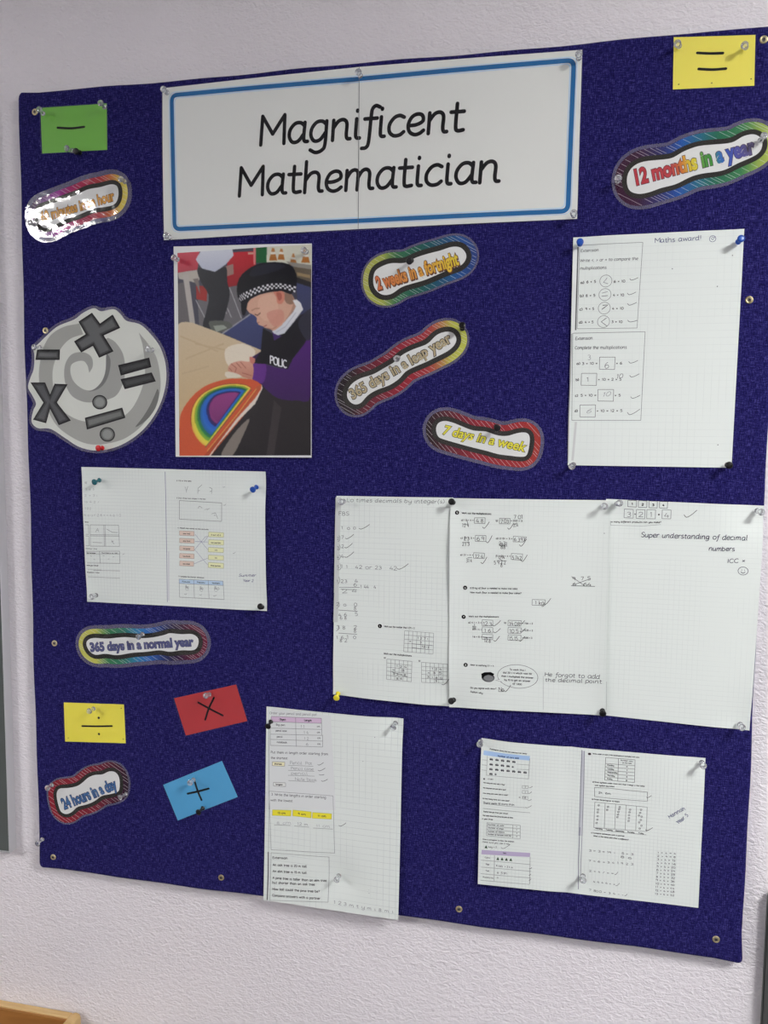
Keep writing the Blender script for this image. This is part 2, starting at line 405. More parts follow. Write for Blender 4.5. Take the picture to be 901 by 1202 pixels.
# ---------------------------------------------------------------- the room
def box_obj(name, x0, x1, y0, y1, z0, z1, mat, parent=None, bevel=0.0):
    bm = bmesh.new(); bmesh.ops.create_cube(bm, size=1.0)
    for v in bm.verts:
        v.co.x *= (x1-x0); v.co.y *= (y1-y0); v.co.z *= (z1-z0)
    if bevel: bmesh.ops.bevel(bm, geom=list(bm.edges), offset=bevel, segments=3, affect='EDGES', profile=0.5)
    me = bpy.data.meshes.new(name); bm.to_mesh(me); bm.free()
    if bevel: me.polygons.foreach_set('use_smooth', [False]*len(me.polygons))
    off = Vector(((x0+x1)/2, (y0+y1)/2, (z0+z1)/2))
    q = parent
    while q: off -= q.location; q = q.parent
    return link_mesh(name, me, parent, mat, off)
XL, XR, YF, YW, ZC = -2.6, 3.6, -4.6, 0.0165, 2.52
tag(box_obj('wall_back', XL, XR, YW, YW+0.1, 0, ZC, M_WALL), kind='structure')
M_WALL2 = plain('plain_wall_paint', (222, 219, 222), 0.8)
tag(box_obj('wall_left', XL-0.1, XL, YF, YW+0.1, 0, ZC, M_WALL2), kind='structure')
tag(box_obj('wall_right', XR, XR+0.1, YF, YW+0.1, 0, ZC, M_WALL2), kind='structure')
tag(box_obj('wall_front', XL-0.1, XR+0.1, YF-0.1, YF, 0, ZC, M_WALL2), kind='structure')
tag(box_obj('floor', XL-0.1, XR+0.1, YF-0.1, YW+0.1, -0.1, 0, M_FLOOR), kind='structure')
tag(box_obj('ceiling', XL-0.1, XR+0.1, YF-0.1, YW+0.1, ZC, ZC+0.1, M_CEIL), kind='structure')
emit = NT('lit_diffuser'); emit.p.inputs['Emission Color'].default_value = (1.0, 0.985, 0.97, 1)
emit.p.inputs['Emission Strength'].default_value = LAMP_POWER
M_LIT = emit.m
def ceiling_light(x, y, wx, wy, label):
    r = bpy.data.objects.new('ceiling_light', None); COL.objects.link(r); r.location = (x, y, ZC)
    tag(r, label, 'light', 'ceiling light panels')
    box_obj('diffuser', x-wx/2, x+wx/2, y-wy/2, y+wy/2, ZC-0.03, ZC-0.022, M_LIT, r)
    for a in ((x-wx/2-0.02, x-wx/2, y-wy/2-0.02, y+wy/2+0.02), (x+wx/2, x+wx/2+0.02, y-wy/2-0.02, y+wy/2+0.02),
              (x-wx/2, x+wx/2, y-wy/2-0.02, y-wy/2), (x-wx/2, x+wx/2, y+wy/2, y+wy/2+0.02)):
        box_obj('frame', *a, ZC-0.035, ZC, M_RIM, r)
ceiling_light(2.05, -1.25, 0.6, 0.6, 'square ceiling light panel to the right of the camera')
ceiling_light(-1.66, -2.35, 0.6, 0.6, 'square ceiling light panel to the left of the camera')

# ---------------------------------------------------------------- the notice board
BW, BH = 1069.0, 1210.0
def board_outline():
    pts = []
    r = 9.0
    def wav(t, k): return 0.9*math.sin(t*0.013+k)+0.6*math.sin(t*0.041+2*k)
    cs = [(r, r, 180, 270), (BW-r, r, 270, 360), (BW-r, BH-r, 0, 90), (r, BH-r, 90, 180)]
    for k, (cu, cv, a0, a1) in enumerate(cs):
        for i in range(9):
            a = math.radians(a0+(a1-a0)*i/8); pts.append((cu+r*math.cos(a), cv+r*math.sin(a)))
        nu, nv, _, _ = cs[(k+1) % 4]
        a = math.radians(a1); p = np.array([cu+r*math.cos(a), cv+r*math.sin(a)]); q = np.array([nu+r*math.cos(a), nv+r*math.sin(a)])
        n = np.array([math.cos(a), math.sin(a)])
        for i in range(1, 40):
            t = i/40; fade = min(1, 8*t, 8*(1-t)); pts.append(tuple(p+(q-p)*t+n*wav(t*1100, k+1)*fade))
    # tucked cloth makes small ears at three corners
    out = []
    for (u, v) in pts:
        for (cu, cv, du, dv) in ((0, 0, 1.5, -3.5), (BW, BH, 3.5, 3.5), (0, BH, -1.0, 2.0)):
            d = math.hypot(u-cu, v-cv); f = math.exp(-(d/13)**2); u += du*f; v += dv*f
        out.append((u, v))
    return out
OUT = board_outline()
root_board = empty('notice_board', BW/2, BH, -16)
tag(root_board, 'large rectangular notice board covered in deep purple-blue woven cloth', 'notice board')
mb = MB(); n = len(OUT)
def shrink(p, d):
    u, v = p; cu, cv = min(max(u, 14), BW-14), min(max(v, 14), BH-14)
    L = math.hypot(u-cu, v-cv)+1e-9; return (u-(u-cu)/L*d, v-(v-cv)/L*d)
rings = [(-16, 0.6), (-12, 0), (-5, 0), (-2.2, 0.8), (-0.6, 2.4), (0, 5)]
for h, d in rings: mb.add([(*shrink(p, d), h) for p in OUT], [], (0, 0, 0))
for k in range(len(rings)-1):
    for i in range(n): j = (i+1) % n; mb.F.append((k*n+i, k*n+j, (k+1)*n+j, (k+1)*n+i))
mb.F.append(tuple((len(rings)-1)*n+i for i in range(n)))
o = mb.build('cloth_cover', M_FAB, root_board); orient(o.data)

def lathe(prof, n=24):
    """prof = [(radius, height)] in metres about +y going out into the room (-y)"""
    bm = bmesh.new(); R = []
    for r, h in prof:
        if r < 1e-7: R.append([bm.verts.new((0, -h, 0))])
        else: R.append([bm.verts.new((r*math.cos(2*math.pi*i/n), -h, r*math.sin(2*math.pi*i/n))) for i in range(n)])
    for a, b in zip(R, R[1:]):
        for i in range(n):
            j = (i+1) % n
            if len(a) == 1 and len(b) == 1: continue
            if len(a) == 1: bm.faces.new((a[0], b[j], b[i]))
            elif len(b) == 1: bm.faces.new((a[i], a[j], b[0]))
            else: bm.faces.new((a[i], a[j], b[j], b[i]))
    bmesh.ops.recalc_face_normals(bm, faces=bm.faces)
    for f in bm.faces: f.smooth = True
    me = bpy.data.meshes.new('lathe'); bm.to_mesh(me); bm.free(); return me
mm = 0.001
cup_me = lathe([(5.2*mm, 0), (5.0*mm, 0.8*mm), (4.2*mm, 1.5*mm), (3.3*mm, 1.3*mm), (2.6*mm, 0.5*mm)], 28); cup_me.materials.append(M_BRASS)
scr_me = lathe([(2.9*mm, 0.4*mm), (2.7*mm, 1.2*mm), (1.3*mm, 1.4*mm), (1.2*mm, 0.5*mm), (0, 0.4*mm)], 20); scr_me.materials.append(M_STEEL)
bm = bmesh.new()
for (a, b) in ((1.9, 0.42), (0.42, 1.9)):
    r = bmesh.ops.create_cube(bm, size=1.0)
    for v in r['verts']: v.co = Vector((v.co.x*2*a*mm, v.co.y*0.3*mm-1.45*mm, v.co.z*2*b*mm))
cross_me = bpy.data.meshes.new('cross'); bm.to_mesh(cross_me); bm.free(); cross_me.materials.append(M_DARK)
def screw(u, v, a=0.3, s=1.0):
    c = link_mesh('screw_cup', cup_me, root_board); c.location = Vector(W(u, v, 0))-root_board.location; c.scale = (s, s, s)
    q = link_mesh('screw', scr_me, c); r = link_mesh('cross_recess', cross_me, None)
    # the recess belongs to the screw; joined in depth to the cup's own child level
    r.parent = c; r.rotation_euler = (0, a, 0)
for k, (u, v) in enumerate([(30.2,28.9), (38.4,350.3), (39.6,836), (27,1189.3), (318,1186.3), (686.2,1186.3), (1035.8,1180.9), (1038.9,330.4), (1041.2,16.6)]):
    screw(u, v, 0.4*k, 0.92 if u < 400 else 0.95)

# ---------------------------------------------------------------- push pins
def bakepin(col):
    body = lathe([(0, 4.6*mm), (3.0*mm, 4.7*mm), (3.6*mm, 5.3*mm), (3.5*mm, 6.3*mm), (2.3*mm, 7.2*mm), (1.9*mm, 9.0*mm), (1.9*mm, 12.0*mm),
                  (2.3*mm, 14.6*mm), (3.7*mm, 15.6*mm), (4.5*mm, 16.3*mm), (4.6*mm, 17.3*mm), (4.2*mm, 18.0*mm), (2.5*mm, 18.3*mm), (0, 18.35*mm)], 24)
    body.materials.append(PINM[col]); return body
PB = {c: bakepin(c) for c in PINM}
needle_me = lathe([(0.05*mm, -5*mm), (0.42*mm, -3*mm), (0.42*mm, 5*mm)], 8); needle_me.materials.append(M_NEEDLE)
PINS = []
def pin(uv, col, label, lift=0.0, tilt=(0, 0)):
    r = empty('push_pin', uv[0], uv[1], lift); tag(r, label, 'push pin', 'push pins in the notice board')
    b = link_mesh('grip', PB[col], r); link_mesh('needle', needle_me, r)
    # tilt = lean of the head in millimetres (right, down) at 18 mm out
    d = Vector((tilt[0], -18, -tilt[1])).normalized()
    r.rotation_mode = 'QUATERNION'; r.rotation_quaternion = Vector((0, -1, 0)).rotation_difference(d)
    PINS.append((uv[0], uv[1])); return r

# ---------------------------------------------------------------- sheets of paper
def sheet(name, q, hf, mat, parent, nx=24, ny=30, thick=0.25):
    a, b, c, d = [np.array(x, float) for x in q]; mb = MB()
    for j in range(ny+1):
        for i in range(nx+1):
            t, r = i/nx, j/ny; p = (a*(1-t)+b*t)*(1-r)+(d*(1-t)+c*t)*r
            mb.V.append((p[0], p[1], hf(p[0], p[1]))); mb.C.append(WHITE)
    N = (nx+1)*(ny+1)
    if thick < 0.1:      # a film: one clear skin
        mb.F = [(j*(nx+1)+i, (j+1)*(nx+1)+i, (j+1)*(nx+1)+i+1, j*(nx+1)+i+1) for j in range(ny) for i in range(nx)]
        return mb.build(name, mat, parent, smooth=True)
    for k in range(N): u, v, h = mb.V[k]; mb.V.append((u, v, h-thick)); mb.C.append(WHITE)
    def f(i, j): return j*(nx+1)+i
    for j in range(ny):
        for i in range(nx):
            mb.F.append((f(i, j), f(i, j+1), f(i+1, j+1), f(i+1, j))); mb.F.append((N+f(i, j), N+f(i+1, j), N+f(i+1, j+1), N+f(i, j+1)))
    rim = [f(i, 0) for i in range(nx+1)]+[f(nx, j) for j in range(1, ny+1)]+[f(i, ny) for i in range(nx-1, -1, -1)]+[f(0, j) for j in range(ny-1, 0, -1)]
    b0 = len(mb.V); R_ = len(rim)
    for k in rim: mb.V.append(mb.V[k]); mb.C.append(WHITE)
    for k in rim: mb.V.append(mb.V[N+k]); mb.C.append(WHITE)
    for k in range(R_): k2 = (k+1) % R_; mb.F.append((b0+k, b0+k2, b0+R_+k2, b0+R_+k))
    return mb.build(name, mat, parent, smooth=True)
def hfun(base, amp, pins, ku=0.011, kv=0.009, ph=0.0, dent=26.0, extra=None):
    def hf(u, v):
        h = amp*(1+0.55*math.sin(u*ku+ph)+0.45*math.sin(v*kv+1.7*ph))
        for (a, b) in pins: h *= 1-math.exp(-((u-a)**2+(v-b)**2)/(2*dent*dent))
        if extra: h += extra(u, v)
        return base+max(0, h)
    return hf
def centre(q): return sum(p[0] for p in q)/4, max(p[1] for p in q)

# ---------------------------------------------------------------- neighbours on the wall
gb = empty('grey_board', -352, 1192, -16)
tag(gb, 'dark grey felt board with a pale edge at the left side of the frame', 'notice board')
box_obj('felt_panel', -0.648, -0.054, -0.0, YW-0.0004, (TOP-1190)/1000, (TOP+10)/1000, M_GREYBOARD, gb, 0.0015)
for a in ((-0.054, -0.0525, -0.001, YW-0.0004, (TOP-1192)/1000, (TOP+12)/1000), (-0.650, -0.648, -0.001, YW-0.0004, (TOP-1192)/1000, (TOP+12)/1000),
          (-0.648, -0.054, -0.001, YW-0.0004, (TOP-1192)/1000, (TOP-1190)/1000), (-0.648, -0.054, -0.001, YW-0.0004, (TOP+10)/1000, (TOP+12)/1000)):
    box_obj('edge_strip', *a, M_RIM, gb)
bx = bpy.data.objects.new('storage_box', None); COL.objects.link(bx); bx.location = (-0.4, -0.17, 0)
tag(bx, 'open wooden storage box with a rounded side panel, bottom left corner below the board', 'storage box')
zt = (TOP-1463)/1000
box_obj('back_panel', -0.85, 0.046, 0.001, 0.014, 0.02, zt, M_WOOD, bx, 0.0015)
box_obj('inner_lining', -0.85, 0.046, -0.003, 0.001, 0.10, zt-0.003, M_WOODIN, bx)
box_obj('side_panel', 0.046, 0.064, -0.36, 0.014, 0.0, zt+0.005, M_WOOD, bx, 0.008)
box_obj('side_panel', -0.87, -0.85, -0.36, 0.014, 0.0, zt+0.006, M_WOOD, bx, 0.008)
box_obj('front_panel', -0.85, 0.046, -0.36, -0.345, 0.02, zt-0.16, M_WOOD, bx, 0.002)
box_obj('bottom_panel', -0.85, 0.046, -0.345, -0.003, 0.08, 0.10, M_WOODIN, bx)
cb = bpy.data.objects.new('cabinet', None); COL.objects.link(cb); cb.location = (1.32, -0.04, 0)
tag(cb, 'grey painted cabinet edge at the bottom right corner of the frame', 'cabinet')
box_obj('carcass', 1.099, 1.55, -0.002, YW-0.001, 0.0, (TOP-1105)/1000, M_CABINET, cb, 0.012)
for k in range(2): box_obj('door', 1.108+0.221*k, 1.325+0.221*k-0.004, -0.010, -0.002, 0.03, (TOP-1125)/1000, M_CABINET, cb, 0.003)

# ---------------------------------------------------------------- title banner
q = [(236.8,10.3), (825.1,9.2), (825.1,222.1), (236.1,225.2)]
tp = [(248.3,20.6), (532.4,20.7), (820,22.6), (249.3,222), (819.4,218.1)]
def banner_h(u, v):
    s = (u-237)/587
    h = 1.2+1.6*math.sin(math.pi*abs(s*2-1 if s > .5 else s*2))**2*(0.6+0.4*math.sin(v*0.013))+1.5*math.exp(-(u-237)/20)*math.sin(math.pi*min(1, max(0, (v-10)/213)))
    return h
bn = empty('title_banner', 530, 224, 0)
tag(bn, 'wide white laminated title banner with blue border and black handwriting-style lettering', 'banner')
M_CARD = mat_paper('banner_card', 0, 0, (230, 233, 228))
c1, c2 = (528.4,6.5), (529.9,221.1)
sheet('card', [(238.1,11.6), (529.2, c1[1]), (529.2, c2[1]), (237.5,224.1)], banner_h, M_CARD, bn, 30, 14, 0.4)
sheet('card', [(529.6, c1[1]), (824.1,10.1), (823.9,221), (529.6, c2[1])], banner_h, M_CARD, bn, 30, 14, 0.4)
ink = Ink(banner_h)
ca = [(252.5,22.5),(254.4,209.5)]; cbb = [(814.1,21.8),(811.8,210.7)]
tl, bl, tr, br = np.array(ca[0]), np.array(ca[1]), np.array(cbb[0]), np.array(cbb[1])
def rrect(tl, tr, br, bl, r):
    C = [tl, tr, br, bl]; out = []
    for i in range(4):
        p, a, b = C[i], C[i-1], C[(i+1) % 4]
        da = (a-p)/np.hypot(*(a-p)); db = (b-p)/np.hypot(*(b-p))
        s0, s1 = p+da*r, p+db*r
        for k in range(9):
            t = k/8; out.append(tuple((1-t)**2*s0+2*t*(1-t)*p+t*t*s1))
        e = C[(i+1) % 4]-db*r
        for k in range(1, 40): out.append(tuple(s1+(e-s1)*k/40))
    return out
ring = rrect(tl, tr, br, bl, 9)
ink.line(ring, 6.0, lin((36, 108, 166)), 0.0, closed=True)
ink.line(rrect(tl+[4.2, 4.2], tr+[-4.2, 4.2], br+[-4.2, -4.2], bl+[4.2, -4.2], 7), 1.3, lin((190, 222, 245)), 0.03, closed=True)
ink.line(rrect(tl-[4.0, 4.0], tr+[4.0, -4.0], br+[4.0, 4.0], bl-[4.0, -4.0], 11), 1.0, lin((190, 222, 245)), 0.03, closed=True)
ink.build('border_line', M_GLOSSINK, bn)
for word, pts in (('Magnificent', [(383.7,100.4), (675.5,100.9)]), ('Mathematician', [(351.2,168.2), (724.3,168.8)])):
    ink = Ink(banner_h); ink.text(word, pts, 38.5, 5.1, BLACK, 0.03, smooth=7, cap=True, slant=0.06); ink.build('lettering', M_GLOSSINK, bn)
sheet('laminate', q, lambda u, v: banner_h(u, v)+0.75, M_FILM2, bn, 50, 16, 0.05)
ink = Ink(banner_h, 0.8); ink.line([(529.4, c1[1]+0.5), (529.4, 60), (529.4, 140), (529.4, c2[1]-0.5)], 0.7, lin((120, 122, 124)))
ink.build('seam', M_INK, bn)

# ---------------------------------------------------------------- sign cards
def sign_card(q, col, strokes, label, w=3.2, dots=(), edge=2.0, glare=False, base=0.9, holes=()):
    c = centre(q); r = empty('sign_card', c[0], c[1], 0); tag(r, label, 'card', 'laminated maths sign cards')
    hf = lambda u, v: base+0.5*math.sin((u-c[0])*0.035+1.0)*math.sin((v-c[1])*0.04)
    qc = np.array(q); m = qc.mean(0); qi = m+(qc-m)*(1-edge/45)
    sheet('card', [tuple(p) for p in qi], hf, plain('card_colour', col, 0.6), r, 10, 8, 0.3)
    for s in strokes:
        ink = Ink(hf, 0.22); ink.line(catmull(s, 6) if len(s) > 2 else s, w, BLACK, cap=True); ink.build('symbol_stroke', M_INK, r)
    for d in dots:
        ink = Ink(hf, 0.22); ink.disc(d, 1.9, BLACK); ink.build('symbol_dot', M_INK, r)
    for d in holes:
        ink = Ink(hf, 0.22); ink.disc(d, 0.8, lin((60, 60, 30))); ink.build('pinhole', M_INK, r)
    sheet('laminate', q, lambda u, v: hf(u, v)+0.6, M_FILM, r, 10, 8, 0.05)
    return r
sign_card([(38.2,22.8), (151.2,24.5), (150.4,92.4), (39,90.9)], (112, 186, 64), [[(67.9,54.4), (90.5,56.7), (111.6,56)]],
          'green laminated card with a black minus sign, top left of the board', edge=1.8)
sign_card([(935.2,4.5), (1031.6,10.2), (1033,70.7), (936.6,67.7)], (244, 232, 88), [[(964.4,25.9), (980.5,27.9), (994.5,28.6)], [(966.7,45.3), (983.4,47.4), (998.8,47.5)]],
          'yellow card with a black equals sign, top right of the board', edge=0.3, holes=[(943.6,62.1), (982.8,63.5), (1028.6,62.3)])
sign_card([(52.7,929.6),(159.8,924.4),(161.8,987.9),(53.2,994.8)], (246, 234, 74), [[(85.4,966),(110.9,964.2),(137.2,961.5)]],
          'yellow laminated card with a black division sign, lower left', 2.8, [(114.5,950.3),(114.4,976.4)], edge=1.2, holes=[(153.8,931.7),(156.4,980.7),(60.5,987.6)])
sign_card([(241,907.9),(346.7,877.6),(365,934.8),(260.4,967.5)], (186, 44, 48), [[(283.4,912),(303.6,921.1),(322.9,929)], [(309,902.5),(300.2,920.5),(294.4,938)]],
          'red laminated card with a black multiplication cross', 3.0, edge=2.0)
sign_card([(222,1047.6),(321.9,998.9),(347.7,1054.2),(246.2,1103.7)], (78, 166, 216), [[(264.1,1057.6),(282.7,1051.8),(298.9,1045.9)], [(276.3,1037.8),(281.3,1053.2),(286.9,1065.3)]],
          'sky blue laminated card with a black plus sign', 3.2, edge=1.0)

# ---------------------------------------------------------------- bold word art
TC = {}
def bfont(txt, off):
    if (txt, off) in TC: return TC[(txt, off)]
    cu = bpy.data.curves.new('t', 'FONT'); cu.body = txt; cu.size = 1.0; cu.offset = off; cu.resolution_u = 3
    o = bpy.data.objects.new('t', cu); COL.objects.link(o); dg = bpy.context.evaluated_depsgraph_get()
    me = bpy.data.meshes.new_from_object(o.evaluated_get(dg))
    V = [(v.co.x, v.co.y) for v in me.vertices]; F = [tuple(p.vertices) for p in me.polygons]
    bpy.data.objects.remove(o); bpy.data.curves.remove(cu); bpy.data.meshes.remove(me)
    TC[(txt, off)] = (V, F); return V, F
def capheight():
    V, F = bfont('H', 0.0); return max(v[1] for v in V)
CAPH = capheight()
def wordart(ink, txt, p, h, off, colf, dz, shear=0.0, wave=0.0, shift=(0, 0), ref=None):
    V, F = bfont(txt, off); R, _ = bfont(txt, 0.0)
    x0, x1 = min(v[0] for v in R), max(v[0] for v in R)
    p0, p1 = np.array(p[0], float), np.array(p[1], float); e = p1-p0; e /= np.hypot(*e); Ln = np.hypot(*(p1-p0)); up = np.array([e[1], -e[0]])
    sx, sy = Ln/(x1-x0), h/CAPH; pts = []; cols = []
    for x, y in V:
        X = (x-x0)*sx; Y = y*sy+wave*math.sin(X/Ln*2*math.pi)
        q = p0+e*(X+shear*Y)+up*Y+np.array(shift); pts.append(ink.lift(q, dz)); cols.append(lin(colf(X/Ln, y/CAPH)))
    ink.add(pts, F, cols)
def offset_poly(P, d):
    n = len(P); P = [np.array(p) for p in P]; area = sum(P[i][0]*P[(i+1) % n][1]-P[(i+1) % n][0]*P[i][1] for i in range(n))
    s = 1 if area > 0 else -1; out = []
    for i in range(n):
        t = P[(i+1) % n]-P[i-1]; t /= np.hypot(*t)+1e-9; out.append(P[i]+np.array([t[1], -t[0]])*s*d)
    out = np.array(out)
    for _ in range(3): out = 0.25*np.roll(out, 1, 0)+0.5*out+0.25*np.roll(out, -1, 0)
    return [tuple(p) for p in out]
def inside_many(P, x, y):
    A = np.array(P); B_ = np.roll(A, 1, 0); x = np.asarray(x)[:, None]; y = np.asarray(y)[:, None]
    dy = np.where(B_[:, 1] == A[:, 1], 1e-9, B_[:, 1]-A[:, 1])
    c = ((A[:, 1] > y) != (B_[:, 1] > y)) & (x < (B_[:, 0]-A[:, 0])*(y-A[:, 1])/dy+A[:, 0])
    return c.sum(1) % 2 == 1
def grad(stops):
    def f(t):
        t = min(max(t, stops[0][0]), stops[-1][0])
        for (a, ca), (b, cb_) in zip(stops, stops[1:]):
            if t <= b: k = (t-a)/(b-a+1e-9); return tuple(x+(y-x)*k for x, y in zip(ca, cb_))
        return stops[-1][1]
    return f
def label_card(blob, dims, stops, texts, label, stripe=4.0, sang=(1, 0.55), name='fact_label', dark=(46, 45, 40)):
    wb = catmull(blob, 6, True); wb = offset_poly(wb, 0.01)
    db, dc, df = dims
    blk = offset_poly(wb, db); rg = offset_poly(blk, dc); fm = offset_poly(rg, df)
    c = centre(fm); r = empty(name, c[0], c[1], 0); tag(r, label, 'label', 'laminated time fact labels')
    hf = lambda u, v: 1.0
    us = [p[0] for p in rg]; u0, u1 = min(us), max(us); gf = grad(stops)
    a = Ink(hf, 0.1); n = len(rg)
    for k, d in enumerate((0, .25, .5, .75, 1)):
        for i in range(n):
            p = tuple(blk[i][j]*(1-d)+rg[i][j]*d for j in (0, 1)); a.V.append(a.lift(p, 0)); a.C.append(lin(gf((p[0]-u0)/(u1-u0))))
    for k in range(4):
        for i in range(n): j = (i+1) % n; a.F.append((k*n+i, k*n+j, (k+1)*n+j, (k+1)*n+i))
    # pale slanting stripes printed across the coloured ring
    dx, dy = sang; L0 = math.hypot(dx, dy); dx /= L0; dy /= L0
    random.seed(int(u0)); vs = [p[1] for p in rg]; span = (u1-u0)+(max(vs)-min(vs)); t = -span
    cx_, cy_ = (u0+u1)/2, (min(vs)+max(vs))/2
    while t < span:
        bx_, by_ = cx_-dy*t, cy_+dx*t; seg = []; k = -span
        ks = np.arange(-span, span, 1.5); okv = inside_many(rg, bx_+dx*ks, by_+dy*ks) & ~inside_many(blk, bx_+dx*ks, by_+dy*ks)
        for kk in range(len(ks)):
            k = ks[kk]; x, y = bx_+dx*k, by_+dy*k; ok = okv[kk]
            if ok: seg.append((x, y))
            if (not ok or k+1.5 >= span) and seg:
                if len(seg) > 2:
                    cc = gf((seg[0][0]-u0)/(u1-u0)); cc = tuple(x*0.3+215*0.7 for x in cc)
                    a.line([seg[0], seg[-1]], 0.6, lin(cc), 0.05)
                seg = []
        t += stripe*random.choice((0.8, 1.2, 1.4, 1.9, 2.4))
    a.build('rainbow_border', M_GLOSSINK, r)
    a = Ink(hf, 0.1); a.fill(blk, lin(dark), 0.08); a.build('black_band', M_GLOSSINK, r)
    a = Ink(hf, 0.1); a.fill(wb, lin((228, 230, 228)), 0.16); a.build('white_centre', M_GLOSSINK, r)
    a = Ink(hf, 0.1)
    for tx in texts: wordart(a, *tx[:3], *tx[3:])
    a.build('lettering', M_GLOSSINK, r)
    a = Ink(hf, 0.1); m = np.mean(np.array(fm), 0)
    a.fill(rg, WHITE, 0.5); a.build('laminate', M_FILM, r)
    margin(rg, fm, hf, r)
    return r
def margin(inn, out, hf, r):
    a = Ink(hf, 0.1); N = len(inn)
    for ring_, h in ((inn, 0.5), (out, 0.45), (out, -0.9)):
        for p in ring_: a.V.append((p[0], p[1], hf(*p)+h)); a.C.append(WHITE)
    for k in range(2):
        for i in range(N): j = (i+1) % N; a.F.append((k*N+i, k*N+j, (k+1)*N+j, (k+1)*N+i))
    a.build('laminate_margin', M_MARGIN, r)
def solid(c): return lambda x, y: c
RED_ = [(0, (26, 12, 20)), (.2, (96, 22, 40)), (.45, (150, 28, 46)), (.8, (165, 40, 46)), (1, (165, 52, 40))]
def art(txt, p, h, line, fill_, thick=0.055, lw=0.03, shear=0.0, shadow=None, wave=0.0):
    out = []
    if shadow: out.append((txt, p, h, thick+lw, solid(shadow), 0.20, shear, wave, (1.0, 1.2)))
    out.append((txt, p, h, thick+lw, line if callable(line) else solid(line), 0.24, shear, wave))
    out.append((txt, p, h, thick-0.012, fill_ if callable(fill_) else solid(fill_), 0.29, shear, wave))
    return out
label_card([(31.4,173.5),(36.9,168.5),(53.3,164.2),(75,158),(98.8,152),(115.4,145.8),(136.5,143.8),(152.8,140.7),(162.4,142.8),(165.5,149.5),(165,159.6),(159.1,169.4),(142.8,172.7),(124.1,173.8),(102.8,181),(83.7,185.3),(66.9,191.7),(52.4,197.3),(42.7,198.6),(34.4,193.4),(31.1,183.9)],
           (6.5, 8.5, 7), [(0, (40, 22, 50)), (.12, (80, 30, 100)), (.3, (150, 40, 150)), (.5, (165, 30, 80)), (.72, (170, 40, 55)), (.85, (200, 130, 70)), (.93, (215, 195, 90)), (1, (220, 205, 100))],
           art('60 minutes in an hour', [(38.1,189.4),(159.2,163.7)], 14.5, (110, 74, 40), lambda x, y: (225, 165, 70), 0.035, 0.03),
           'laminated label reading 60 minutes in an hour, glare on it, left under the green card', 3.6)
label_card([(884.9,171.7),(891.1,159.7),(904.2,153.7),(924,152.7),(939.3,151.4),(952.1,144.5),(969.1,138.9),(988.4,138),(1009.6,137.2),(1022,130.4),(1034.5,128.6),(1043.1,133.9),(1045.2,142.7),(1041.8,151.2),(1031.6,157.1),(1017.1,162.7),(1000.5,170.5),(977,172.5),(962,176),(944.9,184),(927.5,187.5),(912.3,192.3),(899,193.4),(887.6,187.6)],
           (6.2, 9.3, 4.6), [(0, (60, 18, 48)), (.15, (62, 26, 60)), (.3, (40, 44, 110)), (.42, (34, 90, 170)), (.55, (34, 110, 130)), (.65, (30, 110, 80)), (.8, (60, 130, 80)), (.9, (150, 175, 80)), (1, (190, 200, 90))],
           art('12 months in a year', [(897.7,181.8),(1037,151.3)], 18.5, (70, 55, 70),
               lambda x, y: grad([(0, (190, 60, 70)), (.3, (190, 70, 75)), (.38, (210, 110, 60)), (.46, (225, 200, 60)), (.53, (215, 205, 70)), (.57, (90, 160, 70)), (.66, (60, 140, 60)), (.71, (60, 120, 190)), (.78, (60, 90, 180)), (.86, (90, 90, 170)), (1, (110, 100, 130))])(x), 0.055, 0.018),
           'laminated label reading 12 months in a year in rainbow lettering, top right', 3.6)
label_card([(551.2,293.5),(553.6,279),(565,272.1),(577.6,268.9),(595.2,269.5),(610.2,262.9),(630,257.6),(644.8,254.6),(659.4,250.4),(671.6,251.6),(679.1,259.5),(679.2,267.7),(672.1,275.8),(657.5,280.1),(640.3,286.7),(623.1,293.3),(605.6,297.6),(590.6,302),(578.1,310.2),(565.4,311.5),(555.1,304.6)],
           (7.2, 7.8, 3.2), [(0, (178, 180, 90)), (.18, (165, 175, 80)), (.3, (60, 120, 80)), (.5, (24, 96, 84)), (.7, (24, 84, 120)), (.85, (30, 84, 150)), (1, (34, 60, 130))],
           art('2 weeks in a fortnight', [(558.4,304),(670.1,273.8)], 17.0, (130, 78, 40), lambda x, y: grad([(0, (214, 120, 80)), (.5, (226, 160, 70)), (1, (232, 208, 60))])(x), 0.045, 0.03, 0, (92, 60, 50)),
           'laminated label reading 2 weeks in a fortnight, orange lettering, under the banner', 3.6)
label_card([(514.6,446.7),(519.4,435.2),(532.5,426),(551.6,420.4),(568.1,411.4),(582.1,403.6),(593.7,393.5),(609.9,385.8),(628.4,379.3),(639.7,368.3),(651,363.6),(662.4,364.2),(668.2,372.1),(666.1,381),(656,389.8),(640.1,397.4),(626.4,404),(612.6,409.5),(598.7,416.2),(589.4,426.4),(575.4,435.4),(558.9,441.1),(544.7,449.1),(535.2,459.5),(525.6,461.8),(517.1,456)],
           (7.0, 8.4, 3.8), [(0, (24, 12, 22)), (.1, (34, 16, 26)), (.22, (100, 24, 44)), (.5, (150, 30, 50)), (.7, (165, 50, 56)), (.8, (180, 120, 70)), (.88, (188, 190, 80)), (1, (192, 198, 84))],
           art('365 days in a leap year', [(523.6,454.4),(662.2,376.7)], 14.0, (40, 36, 32), lambda x, y: (184, 170, 136), 0.04, 0.035),
           'laminated label reading 365 days in a leap year, long and steeply slanted', 3.6)
